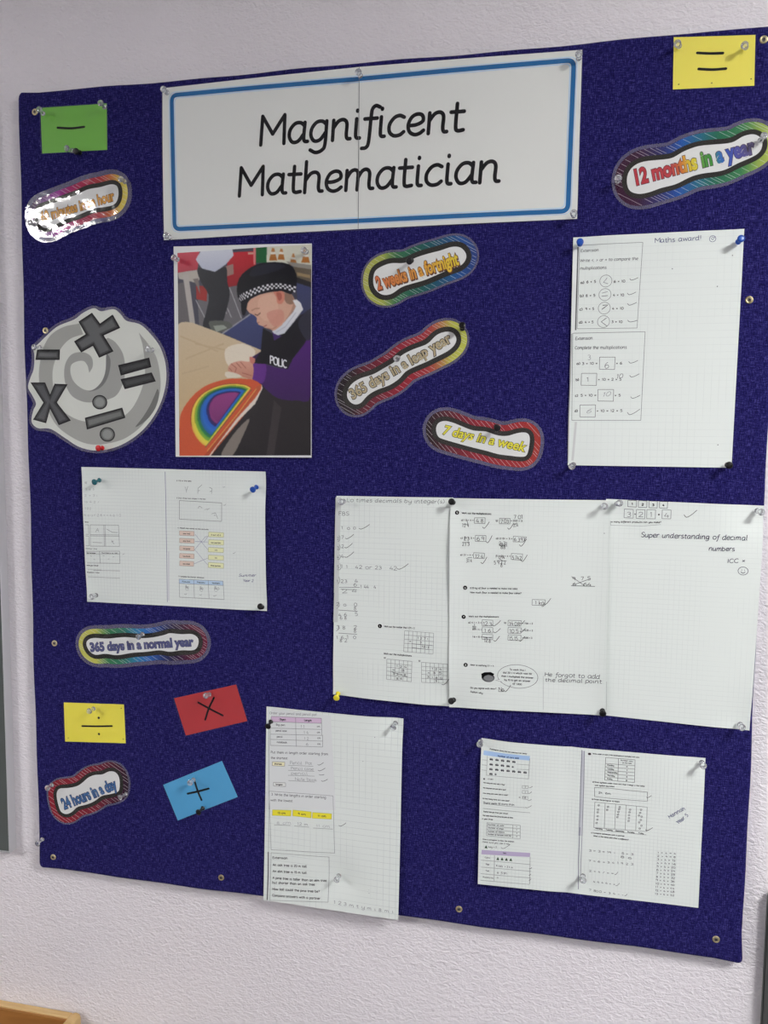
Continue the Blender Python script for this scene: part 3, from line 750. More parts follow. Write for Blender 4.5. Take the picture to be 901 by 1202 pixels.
label_card([(642.1,495.7),(645.2,487.3),(654.6,484.2),(667.2,487.2),(679.9,492.3),(694.5,497.4),(711.1,498.3),(725.6,503.3),(739.9,504.2),(754.1,500),(765.2,499.5),(770,504.9),(769.7,517.2),(766.9,529.5),(759.9,532.2),(744.6,530.8),(728.2,529),(713.7,525),(699.1,521.7),(684.5,518.1),(669.8,514.2),(655,510.1),(645.5,506.1)],
           (6.4, 8.2, 5), RED_, art('7 days in a week', [(651.1,502.3),(762.8,525)], 12.4, (86, 82, 40), (232, 224, 60), 0.03, 0.03, 0.18),
           'laminated label reading 7 days in a week, red border and yellow lettering', 3.6, (1, 1.1))
label_card([(96.5,829.5),(108.5,822.8),(131.9,822.7),(161.1,818.2),(187,818.5),(209.9,815.7),(229.8,810.5),(238.3,807.3),(257.9,808),(274.7,806.4),(284.3,812.4),(284.2,822.9),(277.2,831.2),(257.6,832.5),(237.9,836.4),(220.9,834.9),(198.1,839.1),(175.1,841.9),(148.9,847.7),(128.5,846.4),(110.8,849.7),(99.2,841.6)],
           (7.0, 7.8, 6), [(0, (200, 200, 96)), (.14, (200, 200, 96)), (.24, (60, 130, 84)), (.36, (40, 116, 96)), (.45, (50, 130, 170)), (.55, (50, 110, 190)), (.66, (40, 60, 120)), (.75, (44, 30, 66)), (.88, (96, 26, 56)), (1, (110, 30, 60))],
           art('365 days in a normal year', [(104.1,844.5),(276.4,824.4)], 13.0, (48, 50, 84), (92, 96, 140), 0.045, 0.022),
           'laminated label reading 365 days in a normal year, rainbow border', 3.6)
label_card([(37.1,1080.6),(42.4,1072.5),(56.7,1070.1),(73,1065.6),(83.2,1058.9),(93.5,1049.5),(105.6,1043.6),(119.6,1041.3),(129.6,1035.7),(139.5,1034.7),(146.3,1039.5),(149,1048.5),(148.4,1061.5),(144.7,1067.4),(130.8,1072.6),(116.8,1076.8),(104.6,1086.5),(90.4,1093.7),(74.1,1099.2),(63.8,1108.8),(53.5,1113.7),(44.4,1111),(40.5,1102.9),(37.8,1091.8)],
           (6.0, 9.2, 3.0), [(0, (150, 34, 50)), (.3, (140, 28, 44)), (.6, (120, 26, 46)), (.8, (84, 22, 48)), (1, (40, 18, 40))],
           art('24 hours in a day', [(50.8,1105.5),(144.8,1061.5)], 16.5, (30, 34, 66), (70, 110, 160), 0.045, 0.028),
           'laminated label reading 24 hours in a day, dark red border, lower left', 3.6)

# ---------------------------------------------------------------- round maths picture
cut = catmull([(121.6,318.9),(133.4,323.7),(154.3,321.3),(165.3,328.4),(175.1,338.6),(197.9,344.8),(216.5,361.7),(230.1,380.2),(237.5,405.2),(237.1,431.6),(228,460.6),(210.6,487.8),(186.6,509.5),(155.9,525.4),(122.6,531.8),(92.2,526.7),(68,513.3),(43.5,499.7),(21.7,498.5),(10.7,488.9),(14.1,471.8),(19.2,460.7),(12.4,447),(6.2,436),(10.4,422.3),(16.7,408.7),(18.9,389.6),(18,377.3),(27.3,369.3),(41.6,357.4),(60.4,344.3),(88.1,334.9),(104,325.1)], 5, True)
cc = centre(cut); rp = empty('maths_picture', cc[0], cc[1], 0)
tag(rp, 'round laminated cut-out of grey maths signs over a swirl, left side', 'picture')
hf = lambda u, v: 1.2
a = Ink(hf, 0.1); a.fill(cut, lin((222, 226, 218)), 0); a.build('card', M_GLOSSINK, rp)
a = Ink(hf, 0.15)
S1 = catmull([(97,341),(69.5,345.8),(47.7,357.5),(34.8,376.2),(27.2,403.3),(25.6,425.1),(29.6,447),(38.2,469),(56.1,496.3),(86.4,515.3),(113.7,522.7),(144,520.1),(171.1,511.8),(198.1,492.7),(215.6,468.6),(226.7,447.4),(228.6,423.6),(223.2,394.6),(211.9,376),(194.7,356.1)], 4)
S2 = catmull([(200.3,373.2),(202.9,391.7),(204,412.9),(200.7,431.4),(193,450),(180.9,468.7),(162.8,482.2),(138.7,489),(114.5,489.2),(90.2,485.2),(69,474.4),(55.6,458),(50.1,436.1),(49.2,414.4),(54.3,395.4),(65.6,376.6),(81.2,363.4),(102.6,357.1)], 4)
a.fill(S1+S2, lin((172, 174, 168)), 0)
I1 = catmull([(111.7,414.8),(118,404.1),(115.4,390.7),(101.9,383.8),(83.7,386.3),(72.7,398.3),(69.1,414.5),(71.7,433.5),(82,449.8),(100.1,458),(118.2,458.8),(139.4,455.3),(157.5,447.3),(169,425.9),(171.2,404.6),(167.7,386),(156.2,369.9),(144.4,363.1)], 4)
I2 = catmull([(135.4,367),(143.3,388.4),(142,404.4),(137.3,417.7),(129.4,431.1),(115.7,440.4),(100.5,439),(85.6,428.2),(79.9,414.6),(81.7,402.5),(92.5,397.2),(103.1,397.3),(109,404.1),(110.4,409.4)], 4)
a.fill(I1+I2, lin((168, 170, 165)), 0.04)
a.fill(catmull([(140.9,387),(147.3,395.1),(145.7,412.4),(138.5,428.4),(126.2,439.1),(109.5,443.1),(121.8,437.8),(133.5,425.7),(139.2,409.7)], 3, True), lin((128, 130, 128)), 0.08)
a.fill(catmull([(224,438.9),(225.8,450),(219.1,468.6),(204.2,486),(186.3,496),(198.3,482),(210.4,464.6),(218.8,448.7)], 3, True), lin((118, 120, 116)), 0.08)
a.build('grey_swirl', M_GLOSSINK, rp)
def sym(polys, discs=(), g=(96, 98, 98)):
    a = Ink(hf, 0.3)
    for p in polys:
        dens = []
        for i in range(len(p)):
            A, B_ = np.array(p[i-1]), np.array(p[i])
            dens += [tuple(A+(B_-A)*k/4) for k in range(1, 5)]
        a.fill(p, lin((9, 9, 11)), 0)
        def inset(p, d):
            n = len(p); ar = sum(p[i][0]*p[(i+1) % n][1]-p[(i+1) % n][0]*p[i][1] for i in range(n)); s = 1 if ar > 0 else -1; out = []
            for i in range(n):
                A, B_, C_ = np.array(p[i-1]), np.array(p[i]), np.array(p[(i+1) % n])
                d1 = (B_-A)/np.hypot(*(B_-A)); d2 = (C_-B_)/np.hypot(*(C_-B_))
                n1 = np.array([-d1[1], d1[0]])*s; n2 = np.array([-d2[1], d2[0]])*s; m = n1+n2; out.append(tuple(B_+m*d/max(0.4, float(m@n1))))
            return out
        for d, k in ((1.8, 0.55), (3.0, 0.75), (4.2, 0.92), (5.4, 1.1)): a.fill(inset(p, d), lin(tuple(x*k for x in g)), 0.02*d)
    for c, r_ in discs:
        a.disc(c, r_, lin((9, 9, 11)), 0, 36, r_*0.86)
        for d, k in ((1.6, 0.9), (3.4, 1.15), (5, 1.35)): a.disc(c, r_-d, lin(tuple(x*k for x in g)), 0.02*d, 30, (r_-d)*0.86)
    a.build('maths_symbol', M_GLOSSINK, rp)
sym([[(95.5,338.3),(118.4,325.5),(131.5,341.7),(152.6,328.9),(164.6,348.9),(137.1,359.5),(152.9,383.2),(128.8,392.5),(118.7,374.7),(98.9,384.3),(87.2,367.5),(107.1,357.2)]])
sym([[(23.9,378.8),(63.1,379.3),(62,395),(20.3,394.5)]])
sym([[(10.8,428.6),(36.3,428.7),(44.2,447),(52.4,430.7),(74.8,431.6),(55.6,459.4),(78.8,486.6),(57.7,493.9),(43.5,468.9),(36,491),(13.4,485.6),(32.3,459.4)]], g=(84, 86, 88))
sym([[(159.9,403.7),(211,393.1),(214.3,407.1),(164.1,419.2)]], g=(64, 66, 66)); sym([[(163.4,424.5),(214.7,414.8),(221.2,428.1),(170.2,439.5)]], g=(64, 66, 66))
sym([[(102.5,482.4),(165.5,466.8),(170.5,482.1),(105.7,500.1)]], g=(112, 115, 112)); sym([], [([(128.2,458.8)][0], 12.6)], g=(112, 115, 112)); sym([], [([(139.8,507.2)][0], 12.8)], g=(112, 115, 112))
a = Ink(hf, 0.6); fm = offset_poly(cut, 4.5); a.fill(cut, WHITE, 0.1); a.build('laminate', M_FILM, rp); margin(cut, fm, hf, rp)

# ---------------------------------------------------------------- photograph print (flat picture on a sheet)
PQ = [(252.2,233.8), (462.3,238), (463.5,537.4), (252,539.2)]
pc = centre(PQ); ph = empty('photo_print', pc[0], pc[1], 0)
tag(ph, 'printed colour photograph of a child in a police cap and vest beside a wooden rainbow', 'photograph')
php = [(260.8,253.6), (455.9,250.3)]
phf = hfun(0.9, 1.6, php, 0.016, 0.012, 0.8)
sheet('paper', PQ, phf, mat_paper('photo_paper', 0, 0, (224, 226, 226)), ph, 16, 22, 0.25)
X0, Y0, X1, Y1 = 252.0, 236.0, 466.0, 541.0
RES = 2.6   # raster cells per millimetre while composing the flat picture
GW, GH = int((X1-X0)*RES), int((Y1-Y0)*RES)
IMG = np.zeros((GH, GW, 3), np.float32); IMG[:] = np.array((66, 66, 80))
YY, XX = np.mgrid[0:GH, 0:GW]; XX = XX/RES+X0; YY = YY/RES+Y0
def pmask(p):
    u = [a[0] for a in p]; v = [a[1] for a in p]
    i0, i1 = max(0, int((min(u)-X0)*RES)-1), min(GW, int((max(u)-X0)*RES)+2); j0, j1 = max(0, int((min(v)-Y0)*RES)-1), min(GH, int((max(v)-Y0)*RES)+2)
    if i1 <= i0 or j1 <= j0: return None
    x = XX[j0:j1, i0:i1]; y = YY[j0:j1, i0:i1]; m = np.zeros(x.shape, bool)
    for k in range(len(p)):
        (x1, y1), (x2, y2) = p[k], p[k-1]
        if y1 == y2: continue
        c = ((y1 > y) != (y2 > y)) & (x < (x2-x1)*(y-y1)/(y2-y1)+x1); m ^= c
    return m, (slice(j0, j1), slice(i0, i1))
def pf(p, c, sm=0, c2=None, axis=1, alpha=1.0):
    if sm: p = catmull(p, sm, True)
    r = pmask(p)
    if r is None: return
    m, sl = r; c = np.array(c, np.float32)
    if c2 is not None:
        g = YY[sl] if axis else XX[sl]; g = (g-g.min())/(g.max()-g.min()+1e-6); full = c*(1-g[..., None])+np.array(c2, np.float32)*g[..., None]
    else: full = np.broadcast_to(c, m.shape+(3,))
    IMG[sl][m] = IMG[sl][m]*(1-alpha)+full[m]*alpha
def stroke(p, w, c):
    for a, b in zip(p, p[1:]):
        a, b = np.array(a), np.array(b); d = (b-a)/(np.hypot(*(b-a))+1e-6); n = np.array([-d[1], d[0]])*w/2; d = d*w*0.3
        pf([tuple(a-d+n), tuple(b+d+n), tuple(b+d-n), tuple(a-d-n)], c)
# floor, furniture and wall in the distance
pf([(257.9,286.7),(269.8,284.4),(279.4,343.9),(257.1,344.8)], (98, 94, 96))
pf([(329.2,359.6),(372.8,332),(391.3,340.9),(391.1,387.3)], (62, 72, 118), 0, (52, 58, 98))
pf([(288.7,303.7),(355.8,279.1),(358.4,340.2),(329.2,358.3),(291.2,349.5)], (104, 102, 106))
stroke([(326.9,360.4),(369.9,333.8)], 2.0, (150, 152, 160))
for s_ in ([(339,295),(356.9,338.8)], [(286.3,311.2),(300.7,337.6)], [(335.3,323.7),(341.6,337.1)], [(329.6,315.5),(333.8,331.6)]): stroke(s_, 1.3, (168, 168, 172))
pf([(255.5,242.4),(292.4,240.4),(289.7,267.7),(258.1,271.2)], (196, 66, 84), 0, (176, 54, 70))
pf([(343.1,245.7),(379.7,245.3),(379.6,264.1),(361.6,283.3),(350,292.2),(334.1,294.9),(335.8,260)], (190, 34, 48), 0, (142, 22, 34))
pf([(331.4,265.1),(345,261.6),(345.8,276.2),(332.8,279.7)], (150, 120, 112))
pf([(286.5,290.8),(304.7,291.4),(303.3,313.5),(286.9,309.6)], (156, 40, 36))
pf([(258.1,271.2),(289.1,267.9),(293.7,278.5),(288.9,287.1),(259.5,279.8)], (176, 170, 160))
pf([(266,274.9),(274.9,274.4),(284.7,344.5),(276.4,344.4)], (178, 172, 166))
pf([(281.6,280.8),(290.5,280.2),(293.2,303.9),(288.9,293)], (120, 112, 108))
pf([(367.5,246.7),(383.1,246.5),(383.1,249.6),(367.5,249.6)], (206, 160, 140)); pf([(375.5,237.8),(379.7,238),(378.8,264.1),(375.9,264)], (210, 120, 120))
pf([(379.7,238.5),(396.4,238.6),(395.8,262.1),(379.6,261.5)], (22, 92, 48))
pf([(395.9,238.1),(462.7,237.7),(462.8,267.6),(395.8,262.1)], (206, 206, 190))
for x in (0, 45, 108, 172):
    k = (x*0.0, x)
for cone in ([(403.7,242.1),(407.1,242.2),(411.3,259.5),(399.5,259.1)], [(416.1,243.3),(419.2,243.4),(422.5,259.1),(412.1,258)], [(434,250.5),(436.2,250.6),(441.2,268.4),(429.5,266.4)], [(451.7,247.5),(455,247.7),(459.5,264.3),(446.7,263.4)]):
    a_, b_, c_, d_ = [np.array(x) for x in cone]
    for t0, t1, cc_ in ((0, .3, (176, 122, 70)), (.3, .5, (224, 220, 208)), (.5, .72, (170, 112, 56)), (.72, 1, (166, 104, 46))):
        pf([tuple(a_*(1-t0)+d_*t0), tuple(b_*(1-t0)+c_*t0), tuple(b_*(1-t1)+c_*t1), tuple(a_*(1-t1)+d_*t1)], cc_)
pf([(423.9,261),(462.8,267.6),(462.8,273.5),(435.1,268.7)], (142, 138, 130)); pf([(435.1,268.7),(462.8,273.5),(462.8,291.6),(439.2,283.1)], (98, 88, 74))
pf([(440.1,276.6),(460,281.2),(460.1,285.6),(441.2,281.3)], (150, 130, 96)); pf([(439.2,283.1),(462.8,291.6),(462.8,298.6),(439.5,290.9)], (40, 38, 40))
pf([(439.5,290.9),(462.8,298.6),(462.9,339.7),(443.4,334.1)], (64, 70, 108), 0, (58, 62, 92))
# standing person behind
pf([(289.8,265),(315.4,271.2),(333.5,265.2),(335.6,286.4),(339,305.1),(332.4,331.6),(326.5,343.5),(313.3,343.2),(309.4,352.6),(296.5,350.2),(303.2,325.6),(306.4,304.2),(294.2,285.2)], (36, 38, 44), 3)
pf([(307.5,341.8),(333.7,342.3),(343.3,350),(329.3,356.2),(316.1,359.7),(309.4,352.6)], (92, 96, 90), 3); pf([(313.3,348.6),(329.3,347.6),(335.1,352),(317.6,357.6)], (150, 158, 146))
pf([(286.4,253.4),(296.5,238.9),(343.2,238.6),(345.7,249.8),(332.9,262.5),(316.6,272),(296.5,266.6)], (208, 212, 222), 0, (180, 186, 204))
# table top
pf([(257.1,345.6),(263.1,342.5),(272,341.9),(282.4,344),(326.3,359.9),(389.7,385.4),(378.2,396.5),(369.5,401.8),(383.8,428.7),(319.3,493.9),(255,497.1)], (206, 188, 158), 0, (196, 170, 128))
for s_ in ([(261.3,362.5),(320.2,385.1)], [(269.9,395.3),(329.1,374.4)], [(263.6,417.1),(305.3,406.6)], [(285,373.8),(355.2,388.2)]): stroke(s_, 2.4, (194, 172, 138))
pf([(332,382.5),(358.1,374.8),(378.2,385.8),(366.7,401.7),(337.6,406.8)], (232, 224, 208), 4, None, 1, 0.8)
# trousers and lower body
pf([(375.2,423.3),(462.3,445),(462.5,535.3),(307.6,537.5),(342.8,493.7),(363.4,474.6)], (46, 42, 44), 0, (34, 31, 33))
pf([(406.6,455.6),(418,466.4),(406.5,536.1),(394.9,536.3)], (58, 52, 54)); pf([(351.6,496.4),(369.1,482.2),(360.3,504.5),(341.9,537),(324.2,537.3),(333.8,518.4)], (128, 120, 112), 3)
# purple jumper, black vest
pf([(371.9,399.1),(395.3,405.2),(420.9,410.8),(435.1,397.1),(446.3,376.2),(462.1,360.7),(462.3,449),(440.7,456.2),(413.8,453.5),(395.2,440.8),(386.7,432),(372.3,423.8)], (82, 36, 118), 4, (56, 24, 84))
pf([(372.4,400.5),(389.7,396.6),(395.3,412.7),(389.5,431.4),(372.3,423.8)], (96, 44, 132), 3)
pf([(369.6,396.4),(388.3,385.4),(391.9,396.7),(378.2,403.2)], (50, 26, 72))
pf([(389.8,353.5),(406.8,362.9),(423.8,360),(446.2,336.8),(462.1,327.2),(462.1,358),(452.4,376.3),(435.1,397.1),(427.2,411.9),(395.4,404.2),(375.3,402.9),(386.8,385.9)], (26, 26, 32), 0, (20, 18, 26))
pf([(446.2,339.4),(462.1,329.3),(462.1,365.9),(454.6,371),(443.5,352.4)], (48, 48, 62), 3); pf([(404,359.6),(418.2,365.2),(406.8,371.6)], (60, 34, 96))
# head
pf([(418.3,299.4),(432.3,305),(438.4,315.7),(439.3,326.1),(418.2,352),(406.9,343.8)], (176, 138, 118))
pf([(363.1,317.7),(384.3,306.3),(407,301.7),(432.3,306.3),(435.1,318.2),(432.3,329.9),(421,346.7),(413.1,357.7),(406.9,358.6),(401.2,355.3),(393.2,353.1),(389.8,350.9),(383.6,348.6),(380.1,343.3),(380.7,339.3),(376.2,334.7),(369.9,331.9),(364.8,325.7)], (208, 164, 142), 2)
pf([(384.3,311.6),(407,307),(412.6,333.4),(395.5,343.6),(384.2,332.8)], (216, 174, 152), 4); pf([(395.6,333),(418.2,328.3),(421,344.1),(406.9,351.7)], (204, 140, 124), 4, None, 1, 0.7)
pf([(418.2,304.7),(433.7,307.7),(435.1,320.8),(425.3,319.2),(421,310)], (146, 116, 98), 2)
pf([(405.9,302.7),(414,299.8),(421.6,304.7),(422.4,312.6),(418.2,319.9),(412,318.7),(410.3,310.2)], (206, 132, 112), 3); pf([(410.4,304.4),(417.1,305.1),(418.2,312.5),(413.7,315.5)], (172, 96, 80), 3)
stroke([(377.9,333.7),(381.9,335.4),(385.9,331.7)], 1.3, (92, 62, 52)); stroke([(372.8,328.3),(378.5,325.7),(384.8,325.4)], 1.1, (160, 118, 96))
stroke([(391.5,351.4),(395.5,349.4)], 1.1, (156, 84, 76)); stroke([(381.8,346),(384.1,344.9)], 0.9, (150, 96, 84)); stroke([(395.5,353.6),(404,354.9),(410.3,351.8)], 1.2, (176, 124, 104))
pf([(403.5,358),(409.1,356.5),(418.2,349.9),(435.1,331.8),(439.5,324.1),(434.5,315.6),(440.6,314.4),(446.8,319.8),(450.1,328.5),(435.1,347),(422.4,361.5),(413.1,364),(407.4,361.8)], (226, 226, 226), 0, (200, 204, 214))
stroke([(409.7,359.7),(423.8,352.1),(439.3,332.7)], 0.9, (170, 172, 184))
# cap
pf([(351.1,308.1),(350.9,289.5),(358.7,276.6),(373.1,267.1),(391.6,261.9),(418.3,262.4),(432.8,268.1),(439.5,279.2),(440.1,294.8),(432.3,307.1),(418.2,302),(395.7,304),(375.7,309.3),(366.5,317.8),(364.7,328.3),(361.3,334.9),(357.8,332.2),(356.7,324.2),(355.6,313.5)], (16, 16, 24), 2)
pf([(378.8,266.7),(407.1,263.8),(423.9,268.3),(395.7,277.8),(370.2,279.6)], (30, 32, 46), 4)
up_ = [(353.4,306.8),(361.4,302.6),(378.6,296.2),(398.5,291.8),(418.3,291.6),(439.2,296.4)]; dn_ = [(354.5,315.6),(363.7,311.6),(380,304.6),(399.1,299.9),(418.3,298.9),(438.4,304.7)]
U_, D_ = catmull(up_, 6), catmull(dn_, 6); NC = 30
def at(c, t): k = t*(len(c)-1); i = min(int(k), len(c)-2); f = k-i; return np.array(c[i])*(1-f)+np.array(c[i+1])*f
for i in range(NC):
    for j in range(3):
        q = [at(U_, i/NC), at(U_, (i+1)/NC), at(D_, (i+1)/NC), at(D_, i/NC)]
        f = lambda e, r: tuple(q[e]*(1-r)+q[3-e]*r)
        pf([f(0, j/3), f(1, j/3), f(1, (j+1)/3), f(0, (j+1)/3)], (228, 228, 232) if (i+j) % 2 else (14, 14, 20))
# hands
pf([(336.1,409.5),(341.1,402.8),(355.1,399.5),(363.8,400.4),(374.7,404),(374,424.6),(363.6,423.8),(349.2,418.3),(338.1,415.5)], (212, 160, 140), 3, (190, 130, 110))
for s_ in ([(341.1,403.6),(349.2,409.6),(346.9,415.6)], [(348.7,401.6),(356.5,409.7)], [(355.1,400.6),(363.7,409.8)], [(357.9,416.5),(372.3,420.6)], [(338.2,409.6),(342.2,413.9)]): stroke(s_, 1.0, (160, 96, 80))
pf([(369.6,393.7),(378.2,396.5),(375.9,404),(370.7,401.8)], (196, 122, 108), 2); pf([(331.7,415.4),(343.4,415.5),(357.9,421.8),(334.6,423.6)], (222, 214, 196), 2)
# wooden rainbow
O_ = [(298.7,537.6),(280.1,537.9),(258.4,538.2),(258.5,505.4),(259.1,483.2),(263.5,470.7),(271.5,458.9),(284.8,445.2),(302.1,434.3),(322.8,427.6),(343.3,424.7),(366.5,425.4),(378.1,427.6),(387.8,433.6)]
I_ = [(319.9,487.3),(315.8,485.1),(311.1,480.2),(309.4,474.7),(308.3,469.8),(308.3,466),(309.5,461.6),(312.5,456.1),(317.3,451.2),(323.2,448.5),(331.5,446.4),(339.7,445.3),(346.1,445.3),(351.9,446.4)]
cols_ = [(0, (204, 84, 50)), (.13, (206, 92, 52)), (.135, (222, 176, 70)), (.20, (230, 206, 84)), (.30, (222, 214, 70)), (.305, (150, 184, 64)), (.42, (96, 164, 62)), (.425, (44, 128, 72)), (.52, (36, 112, 88)), (.525, (30, 100, 150)), (.66, (40, 108, 196)), (.82, (38, 92, 190)), (.83, (34, 44, 110)), (.92, (60, 36, 96)), (.93, (120, 44, 110)), (1, (140, 58, 124))]
cg = grad(cols_)
O_, I_ = catmull(O_, 4), catmull(I_, 4)
O2 = catmull([(297.6,528.8),(290.7,525),(281.9,515.7),(275.1,503.8),(272.3,490),(273,476.2),(276.8,463.8),(285.6,451.5),(299.1,441.4),(319.8,433.3),(340.4,429.8),(357.8,430.7),(367.9,432.9),(374.6,436.7)], 4)
pf(O_, (204, 88, 52)); O_ = O2
for k in range(8, 60):
    t = k/60; pf([tuple(np.array(a)*(1-t)+np.array(b)*t) for a, b in zip(O_, I_)], cg(t))
pf(I_, (146, 62, 128), 0, (120, 46, 108))
for t in (.13, .3, .42, .52, .82):
    stroke([tuple(np.array(a)*(1-t)+np.array(b)*t) for a, b in list(zip(O_, I_))[14:]], 0.7, tuple(x*0.6 for x in cg(t)))
pf([(387.8,433),(388.4,439.5),(377.9,458.3),(307.6,537.5),(296.9,537.7),(351.7,473.3),(369.3,452.4),(379.7,436.8)], (186, 90, 56), 0, (176, 74, 44))
stroke([(379.7,439.5),(351.7,474.6),(302.6,529.8)], 1.0, (226, 186, 90)); stroke([(372.2,441),(348.9,467.8),(299.7,524.3)], 0.8, (50, 100, 70))
pf([(387.8,433),(389.5,438.4),(377.9,461),(354.6,482.8),(319.1,521.4),(307.6,537.5),(304.6,537.6),(348.8,482.8),(377.9,452.9),(387.2,439.5)], (222, 212, 200))
def blur(a, n):
    for _ in range(n):
        a = (np.roll(a, 1, 0)+2*a+np.roll(a, -1, 0))/4; a = (np.roll(a, 1, 1)+2*a+np.roll(a, -1, 1))/4
    return a
IMG = blur(IMG, 2)
# lettering on the vest, and a fine print grain
pen = [(400.5,403.2),(426,410.3)]
def vtext(p0, e, up, txt, w):
    x = 0
    for ch in txt:
        a, st = GS[ch]
        for s_ in st: stroke([tuple(p0+e*(x+q[0])+up*q[1]) for q in (catmull(s_, 3) if len(s_) > 2 else s_)], w, (226, 228, 232))
        x += a
p0_, p1_ = np.array(pen[0]), np.array(pen[1]); tot = sum(GS[c][0] for c in 'POLIC'); e_ = (p1_-p0_)/tot
vtext(p0_, e_, np.array([0.0, -1.45]), 'POLIC', 1.9)
IMG += np.random.RandomState(3).normal(0, 3.5, IMG.shape[:2])[..., None]
STEP = 2.6/1.35
def picture():
    gw, gh = int(GW/STEP), int(GH/STEP); C = [(258.2,243.3),(461.9,239.2),(462.5,534.3),(258.1,537.7)]
    a, b, c, d = [np.array(x) for x in C]
    t = np.linspace(0, 1, gw)[None, :, None]; r = np.linspace(0, 1, gh)[:, None, None]
    Q = (a*(1-t)+b*t)*(1-r)+(d*(1-t)+c*t)*r
    ix = np.clip(((Q[..., 0]-X0)*RES).astype(int), 0, GW-1); iy = np.clip(((Q[..., 1]-Y0)*RES).astype(int), 0, GH-1)
    sm = blur(IMG, 1); cc_ = np.clip(sm[iy, ix], 0, 255)/255; cc_ = np.where(cc_ <= .04045, cc_/12.92, ((cc_+.055)/1.055)**2.4)
    V = [(q[0], q[1], phf(q[0], q[1])+0.12) for q in Q.reshape(-1, 2)]
    idx = np.arange(gw*gh).reshape(gh, gw); F = np.stack([idx[:-1, :-1], idx[1:, :-1], idx[1:, 1:], idx[:-1, 1:]], -1).reshape(-1, 4).tolist()
    m = MB(); m.V = V; m.F = F; m.C = [tuple(x) for x in cc_.reshape(-1, 3)]
    m.build('printed_picture', M_PHOTO, ph)
M_PHOTO = mat_ink('glossy_photo_ink', 0.28, 0.4)
picture()

# ---------------------------------------------------------------- worksheets
def start(q, label, base, amp, pins, grid, strength, name='worksheet', c=(226, 233, 229), extra=None, phs=0.0, kk=(0.011, 0.009), dent=20):
    ce = centre(q); r = empty(name, ce[0], ce[1], 0); tag(r, label, 'worksheet')
    hf = hfun(base, amp, pins, kk[0], kk[1], phs, dent, extra)
    sheet('paper', q, hf, mat_paper('squared_paper', grid, strength, c), r)
    return r, hf
# 1 --- right: times-table comparison sheet
q = [(819.7,244.7), (1028.9,242.9), (1027.1,542.4), (821.2,542.5)]
r, hf = start(q, 'squared worksheet of multiplication comparisons with two blue pins, upper right', 0.8, 3.4, [(829.1,253.9), (1020.9,260.6), (831.1,540.8), (1021.2,538.7)], 9.0, 0.15, phs=0.4)
a = Ink(hf)
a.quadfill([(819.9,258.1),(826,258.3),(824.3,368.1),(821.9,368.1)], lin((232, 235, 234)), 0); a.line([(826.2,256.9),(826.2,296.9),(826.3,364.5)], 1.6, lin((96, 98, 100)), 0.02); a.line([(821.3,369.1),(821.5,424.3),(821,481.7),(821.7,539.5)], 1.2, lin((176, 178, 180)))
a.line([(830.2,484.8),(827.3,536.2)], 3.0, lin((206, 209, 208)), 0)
a.box([(828.2,255.1),(907.2,254.8),(904,363),(828.2,362.7)], 0.45, GREY); a.box([(822.7,368.5),(914.3,367.9),(913,482.2),(824.8,482.6)], 0.5, GREY)
a.para([("Extension", [(829.6,263.8),(852.6,263.7)]), ("Write <, > or = to compare the", [(829.1,276.6),(902.2,276.6)]), ("multiplications.", [(829.4,286.5),(864,286.5)])], 3.6, 0.5, GREY, slant=0.1)
a.para([("Extension", [(826.1,377.3),(848.6,376.7)]), ("Complete the multiplications.", [(825.8,389.3),(893.1,389.2)])], 3.8, 0.55, GREY, slant=0.1)
rows = [("a)", "6 * 5", "6 * 10", [(830.8,304.8),(835.5,304.6),(838.1,304.1),(850.5,303.9),(872.6,304.6),(887.1,304.4),(862.8,302.1),(894.6,301.9),(903,299)]), ("b)", "8 * 5", "4 * 10", [(830.5,321.9),(835.4,321.7),(837.7,321.8),(850.2,321.5),(872.3,321.8),(886.3,321.9),(862.3,319.4),(892.4,320.4),(901.1,317.1)]),
        ("c)", "9 * 5", "4 * 10", [(830.4,339.2),(834.5,339),(837.7,338.8),(849.2,338.8),(871.7,339),(886.3,339),(862,336.7),(893.2,333.7),(902.4,330.2)]), ("d)", "4 * 5", "3 * 10", [(830.3,356),(835,355.8),(837.6,355.8),(848.9,355.8),(871.4,355.9),(885.4,356.2),(861.6,354),(894.2,354.9),(904.4,353.1)])]
for k, (n_, x_, y_, g) in enumerate(rows):
    a.text(n_, g[0:2], 2.9, 0.75, DGREY); a.text(x_, g[2:4], 3.1, 0.6, DGREY); a.text(y_, g[4:6], 3.1, 0.6, DGREY); a.circle(g[6], 7.6, 0.5, GREY)
a.build('printed_text', M_INK, r)
b = Ink(hf)
for s_ in ("390,498 362,538 400,552", "352,660 398,660", "354,632 400,626", "340,778 400,742 362,742", "395,742 370,770", "378,852 338,890 392,922"): pass
b.line([(864.3,298.1),(859.9,303.8),(865.5,305.7)], 0.7, PENCIL); b.line([(857.9,321.5),(865.9,320.8)], 0.7, GREY); b.line([(858.4,317.4),(865.5,315.8)], 0.7, PENCIL)
b.line([(859.7,333.2),(866.3,332.7),(858.9,338.4)], 1.0, GREY); b.line([(865.2,349.4),(858.7,354.2),(866.1,359.9)], 0.7, GREY)
b.text("Maths award!", [(921.6,256),(978.2,254.7)], 5.6, 0.6, NAVY, jit=0.3); b.circle([(991.8,253.6)][0], 3.8, 0.5, NAVY); b.line([(989.6,252.8),(991.9,254.9),(994.3,252),(990.8,251.5)], 0.5, NAVY)
for k, (n_, g) in enumerate([("a)", [(828.9,409.5),(833.5,409.2)]), ("b)", [(828.6,430.7),(832.6,430.4)]), ("c)", [(828.3,451.7),(832,451.3)]), ("d)", [(828.2,471.7),(832.3,471.4)])]): b.text(n_, g, 2.9, 0.75, DGREY)
